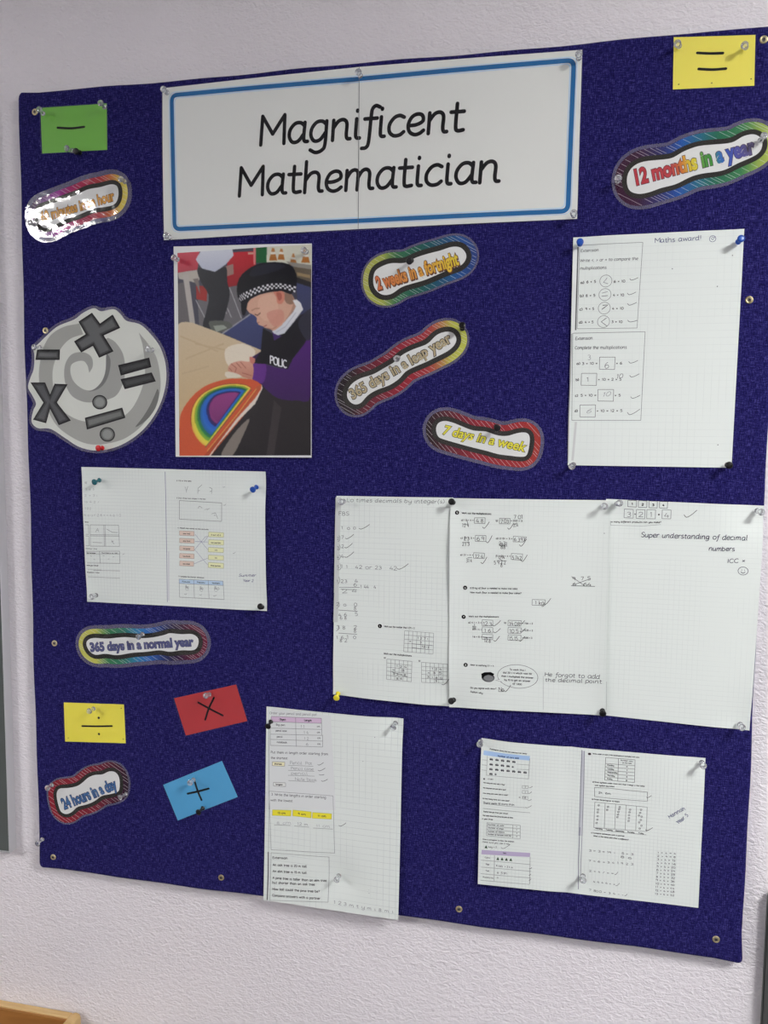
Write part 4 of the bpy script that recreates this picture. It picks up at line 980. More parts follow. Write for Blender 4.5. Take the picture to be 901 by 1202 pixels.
for t_, g in (("3 * 10 =", [(835.7,409.6),(855.8,409.4)]), ("* 6", [(879.1,409.7),(887.1,409.4)]), ("* 10 = 2 * 5", [(856.8,430.5),(886.9,430.4)]), ("5 * 10 =", [(835.1,451.3),(855.6,451.1)]), ("* 5", [(878.7,451.4),(886.6,451.1)]), ("* 10 = 12 * 5", [(856.2,471.6),(889.5,471.2)])):
    b.text(t_, g, 3.2, 0.6, DGREY)
for g in ([(858.1,399.9),(877.9,400.1),(877.5,416.1),(858.3,415.6)], [(835.6,420.8),(855.1,420.9),(855.1,436.8),(835.3,436.4)], [(857.3,442.1),(877.3,442.1),(877.4,457.4),(857.6,457.1)], [(834.8,462.5),(854.9,462.1),(854.9,478.3),(835.1,478.1)]): b.box(g, 0.5, DGREY)
b.text("3", [(842.5,403.3),(847.3,403.1)], 6.5, 0.5, PENCIL); b.text("6", [(864.5,414.5),(871,414.3)], 8, 0.6, GREY); b.text("1", [(841.8,431.7),(846,431.4)], 5.5, 0.6, GREY); b.text("10", [(879.5,428.1),(888.6,426.9)], 5.6, 0.6, GREY, slant=.2)
b.text("10", [(862.1,452),(873.4,450.1)], 5.6, 0.55, PENCIL, slant=.3); b.text("6", [(842.3,473.3),(849.8,472.6)], 5.5, 0.5, PENCIL, slant=.3)
for g in [x[3][7:9] for x in rows]+[[(897.3,408),(906.6,404.6)], [(899.2,426.1),(909,421.8)], [(901.4,453.6),(910.9,449.6)], [(898.8,475),(911.3,467.7)]]: b.tick(g, 0.6, GREEN_PEN)
for g in [(1016.4,274.9),(944.7,289.2),(999.9,312.9)]+[(1009.3,513.2)]: b.disc(g, 0.7, GREY, n=8)
b.build('handwriting', M_INK, r)

# 2 --- left: two-page fractions spread
q = [(97.5,557), (393.6,558.8), (394.3,764.5), (99.6,766)]
r, hf = start(q, 'two-page worksheet spread with a fold, teal and blue pins, left side of the board', 0.8, 5.0, [(130.9,573.9), (381.7,576.3), (116.6,754.3), (386.1,756.9)], 5.2, 0.22, phs=2.2, extra=lambda u, v: -2.6*math.exp(-abs(u-243)/10))
a = Ink(hf)
a.line([(235,561.7),(235.2,601.9),(234.7,659.8),(234.5,759.7)], 0.7, lin((112, 112, 150)), 0.02); a.line([(239.8,569.2),(238.1,659.7),(236.7,757.2)], 2.2, lin((212, 215, 218)))
a.table([(109.8,645.4),(157,644.5),(157.6,677.1),(109,678.5)], (0, .48, .52, 1), (0, .46, .52, 1), 0.45, GREY)
a.line([(102,645.5),(106.8,645.5),(106.9,660.4),(101.6,660.1)], 0.45, GREY); a.line([(101.5,662.9),(106.8,663.1),(106.9,678.2),(101.2,678.2)], 0.45, GREY)
a.table([(101.4,686.7),(157.5,684.6),(157.5,703.5),(102.3,705)], (0.4, 1), (0, .22, 1), 0.5, GREY)
a.text("Order the fractions", [(102.2,689.9),(117.5,689.7)], 1.4, 0.4, DGREY); a.text("Numbers to 100", [(127.3,688.9),(154,688.6)], 1.4, 0.4, DGREY); a.text("Colour the", [(101,683.2),(119.8,683.1)], 1.6, 0.4, GREY)
a.text("Write your answer", [(101.7,709.4),(121.4,709)], 1.5, 0.5, DGREY); a.text("Explain how", [(101.9,720.2),(122.5,720.1)], 1.5, 0.5, DGREY); a.text("Draw", [(101.2,642),(107.3,642)], 1.5, 0.45, DGREY)
a.line([(112.5,716.1),(157.1,715)], 0.45, DGREY); a.line([(102.6,726.6),(156.8,726.5)], 0.45, GREY); a.line([(102.9,715.4),(125.7,714.8)], 0.35, GREY)
a.text("2. Fill in the sets", [(253.5,575.5),(277.7,575.7)], 1.6, 0.45, DGREY); a.text("3. Draw three more shapes in the box", [(252.7,601.5),(300.3,601.8)], 1.6, 0.4, GREY)
a.box([(257.6,604.4),(325.8,606.1),(325.2,633.4),(256.8,632.4)], 0.55, GREY); a.text("4. Match the words to the pictures", [(253.7,646.4),(304,647)], 1.6, 0.42, DGREY)
PK = lin((226, 206, 192)); YL = lin((235, 238, 192)); BLU = lin((188, 212, 232))
wl = ["one half", "one third", "one quarter", "two thirds", "one whole"]; wr = ["3 out of 6", "two quarters", "1/3", "1/4", "three quarters"]
for k in range(5):
    y0_ = 553+k*59.5
    pass
LB = [[(256.6,650),(280.6,650.1),(280.5,656.6),(256.5,656.7)], [(256.5,661.2),(280.4,661.3),(280.4,667.8),(256.4,667.9)], [(256.3,672.8),(280.3,672.8),(280.2,679.4),(256.2,679.5)], [(256.1,684.2),(279.8,684),(279.7,691),(255.6,691.2)], [(256,695.6),(279.2,695.6),(278.7,702.6),(255.5,702.8)]]
RB = [[(304.3,650.1),(328.3,650.4),(327.9,656.9),(303.9,657)], [(304.2,661.6),(328.2,661.6),(327.8,668.7),(303.7,668.7)], [(303.5,673.1),(327.7,673.3),(327.3,679.8),(303,679.8)], [(303.2,684.6),(327.6,684.8),(327.2,691.3),(302.9,691.4)], [(302.9,695.8),(327.5,696.1),(327.1,703.6),(302.6,703.3)]]
def inner(q, fx0, fx1, fy):
    A, B_, C_, D_ = [np.array(p) for p in q]; g = lambda t, s: (A*(1-t)+B_*t)*(1-s)+(D_*(1-t)+C_*t)*s
    return [tuple(g(fx0, fy)), tuple(g(fx1, fy))]
for bx_, wd in zip(LB, wl): a.quadfill(bx_, PK, 0); a.box(bx_, 0.45, lin((150, 120, 104)), 0.02); a.text(wd, inner(bx_, .24, .74, .7), 1.9, 0.42, DGREY)
for bx_, wd in zip(RB, wr): a.quadfill(bx_, YL, 0); a.box(bx_, 0.45, lin((160, 160, 90)), 0.02); a.text(wd, inner(bx_, .15 if len(wd) > 4 else .42, .82 if len(wd) > 4 else .58, .7), 1.9, 0.42, DGREY)
a.text("5. Complete the fraction sentences", [(253.6,720),(295.4,720)], 1.6, 0.42, DGREY)
tb = [(254.4,723.5),(326.1,722.8),(327.5,750.5),(254.8,751.2)]; hd = [(254.4,723.5),(326.1,722.8),(326.5,729.4),(254.3,730.1)]; a.quadfill(hd, BLU, 0); a.box(hd, 0.45, GREY); a.table(tb, (0, .335, .665, 1), (0, 1), 0.45, GREY)
for k, wd in enumerate(("Pictures", "Fractions", "Numbers")): a.text(wd, inner(hd, .07+.34*k, .25+.34*k, .68), 2.0, 0.45, DGREY)
a.build('printed_text', M_INK, r)
b = Ink(hf)
for t_, g in (("ed", [(101.8,582.1),(105.3,582.4)]), ("a e s", [(102.4,592.3),(117.2,592.3)]), ("2 + 3 i", [(101.7,602.1),(123,602)]), ("is 4 2 /", [(101.5,611.6),(125.9,611.7)]), ("1 0 2", [(101.7,621.8),(112.1,622.3)]), ("h o u r 2 8 * + 4 6 1 0", [(100.1,632.5),(161.2,631.1)])): b.text(t_, g, 3.6, 0.4, FAINT, jit=.5)
b.line([(118.3,656.4),(121.9,650.4),(123.5,655.8)], 0.45, GREY); b.line([(119.7,653.6),(123.6,653.1)], 0.4, GREY); b.line([(137.1,651.4),(146.5,655.8),(155.1,655.9)], 0.5, GREY); b.line([(113.1,672.4),(128.4,672.6)], 0.45, GREY); b.line([(144.5,668.1),(147.4,672.7),(149.1,673.8)], 0.5, GREY); b.line([(144,670.9),(148.3,669.1)], 0.45, GREY)
for g in ([(108.2,693.6),(110.8,694.3)], [(113.4,698.6),(116.4,699.3)], [(129.2,692.4),(132.2,693.1)], [(137.3,697.6),(140,697.1)], [(145.6,694.1),(148.3,693.6)], [(162.1,689.9),(165.2,688.2)]): b.line(g, 0.5, PENCIL)
V_ = [[(267,583.2),(269.4,589.2),(269.3,591.9)], [(271.9,582.7),(269.8,588.8)], [(294.9,579.9),(288.3,585.4),(287.8,593.4)], [(288.2,589.2),(291.1,588.3)], [(306.2,583.4),(310.7,585.2),(309.8,592.8)], [(309.8,588.7),(307.4,589.9)], [(287.9,615.1),(290,611.6),(294.5,614.5)], [(298.1,617.1),(306.7,614.5),(302.2,617.3)], [(309.1,622.8),(315.6,621.1),(319.2,629.4)], [(313.5,623.5),(314.7,625.7)]]
for g in V_: b.line(g, 0.45, GREY)
for g in ([(328.9,582.9),(331.7,581.8)], [(329.9,609.7),(332.7,607.4)], [(343.4,680.7),(346.7,678.3)]): b.tick(g, 0.45, PENCIL)
BL_ = lin((120, 120, 160))
for g in ([(282.2,654.3),(302.4,676.6)], [(281.6,665.1),(296.4,665.3),(303.9,655.4)], [(281.1,677.4),(298.5,657.5),(302.6,656.6)], [(281.1,677.4),(301.8,699.7)], [(279.2,699.1),(301.9,689.3)], [(282,665),(302.6,665.1)]): b.line(g, 0.4, BL_)
for g in ([(264.2,736.7),(270,736.8)], [(287.8,737.1),(294,737.1)], [(311.3,735.9),(319.9,736.2)]): b.text("8o", g, 4.2, 0.45, GREY, jit=.4); c_ = g[0]; b.circle((c_[0]+3, c_[1]+1), 2.3, 0.4, PENCIL)
for g in ([(263.7,746.4),(267,745.1)], [(288.6,746.3),(291.1,745)], [(311.2,746.4),(315.3,744.6)]): b.tick(g, 0.45, GREY)
b.text("Summer", [(350.9,714.8),(378.2,713.1)], 3.8, 0.5, NAVY, slant=.3, jit=.2); b.text("Year 2", [(357.7,722.1),(374.2,721.7)], 3.6, 0.5, NAVY, slant=.2, jit=.2)
b.build('handwriting', M_INK, r)

# 3 --- three decimals sheets in a row
pL = [(511.6,598.8), (667.2,597.1), (505.5,876.4), (672.5,875.6)]
q = [(499.9,591.6), (667.9,589.9), (671.8,886.6), (496.1,882.9)]
r, hf = start(q, 'handwritten decimals worksheet, left of three joined sheets, yellow pin at its corner', 0.7, 3.0, pL, 7.6, 0.27, phs=0.2)
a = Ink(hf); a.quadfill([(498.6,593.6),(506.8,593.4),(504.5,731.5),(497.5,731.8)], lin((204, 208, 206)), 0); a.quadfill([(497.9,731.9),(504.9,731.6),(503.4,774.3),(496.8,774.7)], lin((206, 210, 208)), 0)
a.disc([(566.2,776)][0], 3.0, BLACK); a.text("1", [(564.9,777.5),(567,777.4)], 2.4, .4, WHITE, 0.05)
a.text("Work out the number that 1.271 * 3", [(572.6,777.1),(616.6,777)], 2.3, 0.5, DGREY); a.text("Work out the multiplications.", [(572.2,816.5),(613.7,817.1)], 2.3, 0.5, DGREY); a.text("a)", [(572.6,822.5),(575.2,822.5)], 2, .5, DGREY); a.text("b)", [(623.1,823.3),(625.6,823.4)], 2, .5, DGREY)
for g, nx_, ny_ in (([(602.4,780.4),(644,781.3),(643.6,811.3),(601.3,810.7)], 7, 5), ([(577,823),(613.4,824),(612.9,853.5),(576.8,852.8)], 6, 5), ([(627.4,824.3),(664.3,824.3),(664.4,852.7),(627.8,853.3)], 6, 5)):
    a.table(g, [i/nx_ for i in range(nx_+1)], [i/ny_ for i in range(ny_+1)], 0.4, GREY)
a.build('printed_text', M_INK, r)
b = Ink(hf)
b.text("Lo times decimals by integer(s)", [(514.7,599.5),(656,598.3)], 5.4, 0.55, GREY, jit=.4, slant=.1); b.text("FBS", [(503.1,619.6),(519.6,619.1)], 5.5, 0.6, GREY, jit=.3)
for t_, g in (("1. o o", [(507.1,639.4),(530.1,638.6)]), ("7", [(507.6,653.3),(511.9,653.2)]), ("2", [(507.7,666.5),(512,666.3)]), ("4", [(507.3,680.9),(512.1,680.7)]), ("1 1 : 42 or 23 : 42", [(506.9,695),(590.1,694.3)]), ("23 . 4", [(507,716.4),(533.6,715.5)]), ("1 44 . 4", [(536.3,723.1),(560.5,722.7)]),
              ("2 4", [(508.9,731.3),(532.9,728.8)]), ("6", [(526.3,721),(531.5,720.7)]), ("2. o   0", [(501.1,750.3),(532.6,749.4)]), ("4 6 :  5", [(504.7,766),(533.5,762.7)]), ("3 8   2", [(501.2,784.3),(532.8,782.5)]), ("1 6 1  0", [(501.3,799.1),(532,797.1)]), ("8 2", [(506.6,803.5),(518.1,802.8)]), ("8", [(527.4,755.3),(531.3,755.1)]), ("8", [(527.6,787.9),(531.5,787.7)]), ("6 8", [(506.4,770.2),(517.4,769.6)])):
    b.text(t_, g, 5.0, 0.55, GREY, jit=.5)
for g in ([(505.3,723.3),(535.9,721.8)], [(509.7,726.1),(531.5,725.4)], [(504.6,756.5),(533.1,756.7)], [(504.8,790.2),(532.4,790.2)], [(507.5,725.9),(531.5,725.5)], [(612.8,798.5),(642.6,799.1)], [(612.9,804),(637.2,805.4)], [(584.5,841.4),(607,847.1)], [(639.9,847.3),(658,847.6)]): b.line(g, 0.6, GREY)
for g in ([(504.1,648.4),(505.8,650.4),(505.4,655.5),(502.4,656.9)], [(505,661.1),(506.3,665.2),(505,669.1),(502,669.2)], [(505.5,675.9),(506.8,679.3),(505.1,682.7),(502.1,682.9)], [(506,688.7),(507.8,693.7),(506.1,697.6),(502.1,697.8)], [(504.8,707.9),(506.2,714.3),(503.5,718.7)], [(504.6,744.1),(505.5,750.5),(501.5,754.5)], [(504.3,778.5),(505.2,784.1),(501.2,787.4)]): b.line(catmull(g, 3), 0.55, GREY)
for y in ("70,336","70,398","70,466","70,532"): pass
for t_, g in (("2", [(501.5,654.8),(504.5,654.7)]), ("3", [(501.5,668),(504.6,667.9)]), ("4", [(501.6,681.6),(504.7,681.5)]), ("5", [(501.7,695.7),(505.2,695.5)]), ("1", [(501.3,716.6),(504,716.5)])): b.text(t_, g, 4, .5, GREY)
for g in ([(537,637.9),(549.4,630.8)], [(516.3,652.6),(526.2,645.9)], [(515.5,665.7),(524.6,658.6)], [(515.6,679.3),(526.8,670.8)], [(593.5,692.9),(606.5,684.4)], [(659,855.2),(667.2,845.3)]): b.tick(g, 0.7, DGREY, short=.1)
for t_, g in (("1 2 7 1", [(620.6,791.2),(636.6,791.9)]), ("*", [(609.2,796.6),(612.6,796.6)]), ("3", [(624.4,796.9),(627,796.9)]), ("3 8 1 3", [(626.6,803.1),(637.2,803.7)]), ("1 2 4", [(590.8,833.7),(605.8,834.3)]), ("* 3", [(584.5,839.3),(603.7,839.2)]), ("3 2 7 8", [(585.4,845.2),(605.1,846)]), ("1 2 4", [(641.8,833.9),(656.5,834.2)]), ("* 3 5", [(635.6,839.9),(656.6,839.7)]), ("3 1 8 0", [(634.9,846.4),(657.6,846.8)]), ("8 6", [(591,852.1),(600,851)]), ("8", [(647.6,851.4),(650.5,850.7)])):
    b.text(t_, g, 2.9, 0.5, DGREY, jit=.5)
b.build('handwriting', M_INK, r)

pR = [(884.9,592.4), (1057.2,597.6), (876.7,874.5), (1051.7,878.2)]
q = [(872.4,586.5), (1068.2,590.3), (1064.4,886.9), (876.4,881.9)]
r, hf = start(q, 'mostly blank squared sheet with a teacher comment on decimal numbers, right of three joined sheets', 0.7, 4.2, pR, 6.6, 0.16, phs=1.3)
a = Ink(hf)
for k, t_ in enumerate("1234"):
    g = [[(900.4,587.6),(911.3,587.6),(911.4,596.2),(900.5,596)], [(913.7,587.8),(924.3,587.8),(924.4,596.3),(913.8,596.4)], [(927,587.7),(937.3,587.7),(937.4,596.5),(927.1,596.5)], [(940.1,587.9),(950.2,587.9),(950,596.6),(940.2,596.4)]][k]; a.box(g, 0.55, DGREY)
    a.text(t_, inner(g, .36, .64, .72), 2.9, 0.9, BLACK)
for g in ([(896.2,599.4),(907.6,599.6),(907.8,611),(896.1,610.8)], [(911.5,599.5),(922.3,599.4),(922.3,611.3),(911.4,611.1)], [(924.7,599.1),(935.5,599),(935.5,610.9),(924.7,611)], [(943.9,598.6),(954.8,598.8),(954.8,610.3),(943.9,610.4)]): a.box(g, 0.55, GREY)
a.text("w many different products can you make?", [(879.5,617.7),(943.1,616.2)], 2.0, 0.5, DGREY); a.line([(879.1,621.3),(920,621),(942.7,618.2)], 0.4, PENCIL); a.line([(878.9,615.7),(879.6,621.3)], 0.4, PENCIL)
a.build('printed_text', M_INK, r)
b = Ink(hf)
for t_, g in (("3", [(899.2,609.4),(905.5,609.3)]), ("2", [(913.8,609),(921,608.8)]), ("1", [(928.2,608.6),(932.1,608.5)]), ("4", [(946,609.1),(953.6,608.8)])): b.text(t_, g, 6.4, 0.6, GREY)
b.disc([(910,605.6)][0], .9, GREY); b.disc([(939.8,605.2)][0], 1.1, DGREY)
b.tick([(974.4,607.7),(986.7,597.9)], 0.7, DGREY); IN2 = lin((44, 44, 72))
b.text("Super understanding of decimal", [(918.1,635.7),(1049.6,635.1)], 6.2, 0.85, IN2, slant=.12, jit=.25); b.text("numbers", [(1002.9,650.2),(1034.5,649.5)], 5.4, 0.85, IN2, slant=.12, jit=.25); b.text("ICC *", [(1026,665.3),(1048.1,663.9)], 5.2, 0.75, IN2, slant=.1)
c_ = [(1045.8,674.9)][0]; b.circle(c_, 6.0, 0.65, IN2, ry=5.2); b.line(catmull([(c_[0]-2.6, c_[1]+1.2), (c_[0], c_[1]+3), (c_[0]+2.6, c_[1]+1.0)], 4), 0.8, IN2); b.disc((c_[0]-1.6, c_[1]-1.2), .5, IN2); b.disc((c_[0]+1.6, c_[1]-1.2), .5, IN2)
b.build('handwriting', M_INK, r)

pM = [(669.5,598.2), (869.8,594), (673.7,875.5), (876.7,874.5)]
q = [(664.3,590.6), (877.4,588.1), (880.3,881.6), (667.5,886.9)]
r, hf = start(q, 'decimals multiplication worksheet with ticked answers, middle of three joined sheets', 1.6, 2.6, pM, 6.6, 0.16, phs=0.9, dent=20, extra=lambda u, v: 4.2*math.exp(-(u-664)/14)*(0.5+0.5*math.sin((v-600)*0.02)**2)+2.6*math.exp(-(878-u)/14))
a = Ink(hf)
def bullet(p, t_): a.disc(p, 2.9, BLACK, 0.02); a.text(t_, [(p[0]-.9, p[1]+1.3), (p[0]+1.1, p[1]+1.3)], 2.4, .4, WHITE, 0.08)
bullet([(673.7,610.4)][0], "5"); bullet([(687.3,714.3)][0], "6"); bullet([(685.9,755.5)][0], "7"); bullet([(689.9,823.6)][0], "8")
a.para([("Work out the multiplications.", [(680.3,611.7),(721.7,611.7)]), ("0.25 kg of flour is needed to make one cake.", [(694,715.5),(759.6,713.5)]), ("How much flour is needed to make four cakes?", [(694.4,721.6),(764.5,719.6)]),
        ("Work out the multiplications.", [(693,755.5),(735.2,753.8)]), ("Amir is working 2.1 * 4", [(696.4,824.2),(729.2,823.8)]), ("Do you agree with Amir?", [(697,857.3),(733.3,856.1)]), ("Explain why.", [(697.1,863),(715.2,863.8)])], 2.2, 0.5, DGREY)
for t_, g in (("a) 1.2 * 4 =", [(679.8,621.5),(697,621.2)]), ("b)", [(727.6,620.9),(730.2,620.8)]), ("= 0.01 * 3", [(747.7,620.2),(763.3,620.1)]), ("c) 2.1 * 3 =", [(679.7,646.1),(698.7,645.7)]), ("d) 2.131 * 3 =", [(728.1,645.3),(750.6,644.7)]), ("e) 3.1 * 4 =", [(679.8,669.6),(697.4,669.2)]), ("f) 1.121 * 4 =", [(728.3,669.4),(748.5,668.9)]),
              ("a) 4.1 * 3 =", [(692.5,764.2),(711,763.4)]), ("0.4 * 4 =", [(698.5,773.5),(711.2,773.3)]), ("1.6 * 8 =", [(698.7,784),(711.7,783.5)]), ("b)", [(742,761.9),(744.7,761.9)]), ("= 7.04 * 2", [(766.7,761.4),(780.9,760.9)]), ("= 5.25 * 2", [(767,770.9),(781.2,770.6)]), ("= 5.05 * 3", [(767.2,781.5),(780.5,781)])):
    a.text(t_, g, 2.2, 0.55, DGREY)
for g in ([(698.2,616.7),(712.8,616.2),(712.7,624.1),(698,624.2)], [(732.5,616.2),(746.7,616.1),(746.6,623.6),(732.4,623.7)], [(700.1,640.8),(714.5,640.6),(714.4,648.8),(700,649)], [(751.7,640.2),(769.4,640.8),(765.4,647.8),(751.6,648)], [(698.2,664.9),(713,665.2),(712.8,672.5),(698,672.5)], [(749.6,664),(764.7,664.3),(764.3,672.8),(749.5,672.5)], [(711.8,758.2),(726.3,758.2),(726.5,766.2),(711.7,766.5)], [(712,768.3),(726.5,768.4),(726.7,776.1),(711.9,776.4)], [(712.2,778.5),(726.8,778.5),(726.6,785.6),(712.1,785.9)],
          [(747.3,757),(765.1,756.6),(764.7,764.3),(747.2,764.7)], [(747.5,766.8),(765.4,766.7),(765,774.7),(747.4,775.1)], [(747.7,777.5),(765.3,777.1),(765.2,784.7),(747.6,784.9)], [(779.2,726.4),(796.7,726.1),(796.4,733.9),(779.1,734.3)]): a.box(g, 0.5, DGREY)
c_ = [(762,835.4)][0]; a.circle(c_, 27.5, 0.55, GREY, ry=16.5, n=60)
a.fill([(737.5,841.5),(740.2,844.1),(732.1,842.9)], WHITE, 0.03); a.line([(737.5,841.2),(732.1,842.9),(740.2,844.4)], 0.5, GREY, 0.04)
a.para([("To work this I", [(750.7,827.2),(772.5,826.9)]), ("did 20 * 4 which was 80", [(741.8,832.2),(781.2,831.5)]), ("then I multiplied the answer", [(739.8,837.3),(783.7,836.9)]), ("by 10 to get an answer", [(743.8,842.3),(779.7,841.8)]), ("of 1,000", [(755.3,847),(767.9,847.3)])], 2.3, 0.5, DGREY)
hp = [(721.4,839.6)][0]; a.disc(hp, 9.0, lin((88, 90, 92)), 0, 30, 6.6); a.disc((hp[0]+1, hp[1]+1), 6.6, lin((130, 132, 134)), 0.02, 24, 4.2); a.fill([(711.9,835),(716.5,832.5),(724.9,831.6),(730.1,834),(728,836.9),(721.9,835.5),(716.6,837.8),(713.2,842.4)], BLACK, 0.04)
a.line([(796.6,831.8),(797.9,879.9)], 0.4, FAINT); a.line([(880.8,833.5),(881.8,873)], 0.4, FAINT)
a.build('printed_text', M_INK, r)
b = Ink(hf)
for t_, g in (("4.8", [(699.8,623.3),(710.9,623.2)]), ("1.2 4", [(681.5,629.9),(690.6,629.9)]), ("1", [(687.2,624.9),(689.3,624.8)]), ("7.03", [(733.8,622.8),(745.1,622.4)]), ("7.01", [(751.7,616.8),(764.1,615.9)]), ("6.9", [(701.8,648),(712.6,647.6)]), ("2.1 3", [(682,656),(692,655.7)]), ("2.3", [(684.3,648.3),(692.1,648.1)]), ("6.393", [(752.8,647.1),(768.1,646.8)]), ("2131", [(732.4,653.8),(743.7,653.4)]), ("88", [(734.6,658.3),(741.8,658.3)]),
              ("12.4", [(699.9,672.4),(711.6,672.2)]), ("3.1 4", [(687.9,678.4),(696,678.4)]), ("5.742", [(750.7,672.1),(763.4,672.2)]), ("1214", [(732,672.6),(740.9,672.2)]), ("5 9 7 2", [(726.2,680.1),(742.5,679.4)]), ("8", [(734.9,683.1),(737.9,683)]),
              ("12.3", [(712.9,766.1),(725.3,765.7)]), ("1.6", [(714.3,775.9),(724.6,775.6)]), ("12.8", [(714.6,789.5),(724.3,789.5)]), ("14", [(698.2,772.5),(703.9,772.5)]), ("14.08", [(748.6,764.3),(763.5,764)]), ("10.5", [(749.2,774.7),(762.3,774.2)]), ("15.15", [(749.1,784.8),(761.3,784.4)]), ("1 kg", [(783.1,733.1),(795.2,733.1)]), ("No", [(736,857.8),(744.2,857.5)])):
    b.text(t_, g, 5.2, 0.6, DGREY, jit=.5)
for g in ([(750.2,624.4),(756,622.1),(757.3,626.2),(751.7,627.3),(753.1,623.7),(756.9,625)], [(732.4,651.4),(742.8,652.2),(733.6,654.1),(743.7,654.3)], [(729.9,674.8),(743.3,674.6)], [(689.9,672.2),(695.9,672)], [(712.3,782.2),(725.6,783.2)], [(713.3,783.7),(726.2,782)], [(698.1,769.1),(704.2,768.8)], [(736,858.7),(743.9,858.1)], [(701,764.6),(701.7,768.9)], [(683,626.5),(690.5,626.3)], [(683.4,651.1),(692.2,651.1)]): b.line(g, 0.6, DGREY)
b.text("9 .7 5", [(831.6,697.8),(856.2,695.7)], 5.0, 0.6, DGREY, jit=.4); b.text("6  64", [(831.8,704.6),(857.2,704.6)], 4.6, 0.6, DGREY, jit=.4)
b.line([(830.3,705),(861.7,704.4)], 0.7, DGREY); b.line([(830.7,692.5),(849.1,705)], 0.6, DGREY); b.line([(834,703.6),(854.7,694.5)], 0.6, DGREY)
b.text("He forgot to add", [(798.2,832.6),(872.1,830.7)], 5.6, 0.75, GREY, slant=.1, jit=.25); b.text("the decimal point.", [(799.3,839.9),(876.8,836.7)], 5.0, 0.75, GREY, slant=.1, jit=.25)
for g in ([(711.9,630.7),(718.6,621.5)], [(717.1,650.5),(722.9,640.3)], [(710.5,679.6),(716.4,670.2)], [(764.9,674.6),(770.9,665.3)], [(745.9,630.8),(751.9,622.2)], [(762.6,653.6),(769.4,643.5)], [(728,766.1),(737.1,757.9)], [(729.7,775.6),(737.1,769)], [(730,787.6),(736.1,779.8)], [(764.9,761.2),(769.9,756.1)], [(765.5,772.8),(771,767)], [(764.6,785.4),(770.4,778.3)], [(797,732.4),(804,723.6)], [(746,858),(753,848.1)]): b.tick(g, 0.7, DGREY, short=.25)
b.disc([(871.4,632.3)][0], .6, GREY, n=8)
b.build('handwriting', M_INK, r)

# 4 --- lower middle: measuring worksheet
pc_ = [(402.7,924.2), (591.3,913.2), (506.8,1157.7)]
q = [(393.2,909.2), (601.3,909.9), (598.5,1210.3), (388.1,1211.2)]
r, hf = start(q, 'length-measuring worksheet with pink table and yellow boxes, lower middle of the board', 0.8, 5.0, pc_, 9.4, 0.38, phs=1.0)
a = Ink(hf)
A_ = lambda s: s
a.quadfill([(400.8,911.6),(494.1,913.5),(501.6,1056.2),(391.8,1068.3)], lin((222, 226, 226)), 0, 10)
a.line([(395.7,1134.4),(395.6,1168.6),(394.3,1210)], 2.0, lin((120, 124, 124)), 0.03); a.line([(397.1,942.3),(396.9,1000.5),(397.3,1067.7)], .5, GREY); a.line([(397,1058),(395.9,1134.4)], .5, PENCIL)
a.text("Order your pencil and pencil pot", [(397.7,920.4),(472.4,915.5)], 3.4, 0.5, PENCIL, slant=.1)
hd = [(400.5,923.8),(479.6,918.7),(479.6,926.4),(399.9,932.1)]; a.quadfill(hd, lin((216, 190, 216)), 0.02); a.box(hd, .5, GREY, .04)
a.text("Object", [(413.5,928.4),(423.9,927.8)], 2.6, .75, DGREY); a.text("Length", [(453,925.4),(464.7,924.9)], 2.6, .75, DGREY)
for g in ([(399.9,941.7),(479.9,935.6)], [(399.6,950.9),(481,944.5)], [(399.3,958.9),(481.3,953.2)], [(399.3,968.1),(481.4,962.2)]): a.line(g, .5, GREY, .04)
a.line([(399.1,932.1),(399.3,968.1)], .5, GREY, .04); a.line([(439.3,921.6),(439.6,941.3),(440.5,965.9)], .5, GREY, .04); a.line([(479.6,918.7),(480.1,943.2),(481.3,944.7),(481.4,962.2)], .5, GREY, .04)
for t_, g in (("Big pen", [(408.1,936.9),(422.8,936.2)]), ("pencil case", [(407.8,946),(425.3,944.7)]), ("pencil", [(409.5,955),(418.6,954.4)]), ("notebook", [(409.5,963.3),(425.9,962.3)]), ("cm", [(472.7,932.9),(477.7,932.6)]), ("cm", [(472.7,941.9),(477.7,941.6)]), ("cm", [(473.3,950.3),(478.3,950.2)]), ("cm", [(473.3,959.4),(478.3,959.2)])): a.text(t_, g, 2.7, .55, GREY)
a.text("Put them in length order starting from", [(399.8,980.2),(489.9,973.7)], 3.5, .55, GREY, slant=.1); a.text("the shortest.", [(399.8,988.8),(427.5,986.7)], 3.3, .55, GREY, slant=.1)
for g, cc_ in (([(402.3,993.1),(422.2,991.7),(421.6,998.1),(402.3,999.2)], lin((236, 232, 196))), ([(404,1024.9),(423.3,1023.5),(423.3,1029.4),(404,1030.5)], lin((226, 229, 226)))): a.quadfill(g, cc_, .02); a.box(g, .5, GREY, .04)
a.text("shortest", [(405.7,996.9),(417.6,996.3)], 2.1, .6, DGREY, .06); a.text("longest", [(407.7,1028.5),(418.7,1027.9)], 2.1, .6, DGREY, .06)
for g in ([(427.3,995.9),(466.8,993.2)], [(427.3,1003.7),(468.4,1000.7)], [(427.2,1011.4),(468.7,1008.1)], [(427.5,1019.5),(469.6,1017.1)]): a.line(g, .45, GREY, .04)
a.box([(396.8,1039.4),(497.6,1034.9),(497.7,1056.7),(397.3,1067.7)][:2]+[(500.5,1122.5),(400.3,1130.4)], .45, GREY, .04)
a.text("3. Write the lengths in order starting", [(400.2,1045.5),(486.9,1040.4)], 3.6, .55, GREY, slant=.1); a.text("with the lowest.", [(399.3,1054.5),(435.4,1051.8)], 3.4, .55, GREY, slant=.1)
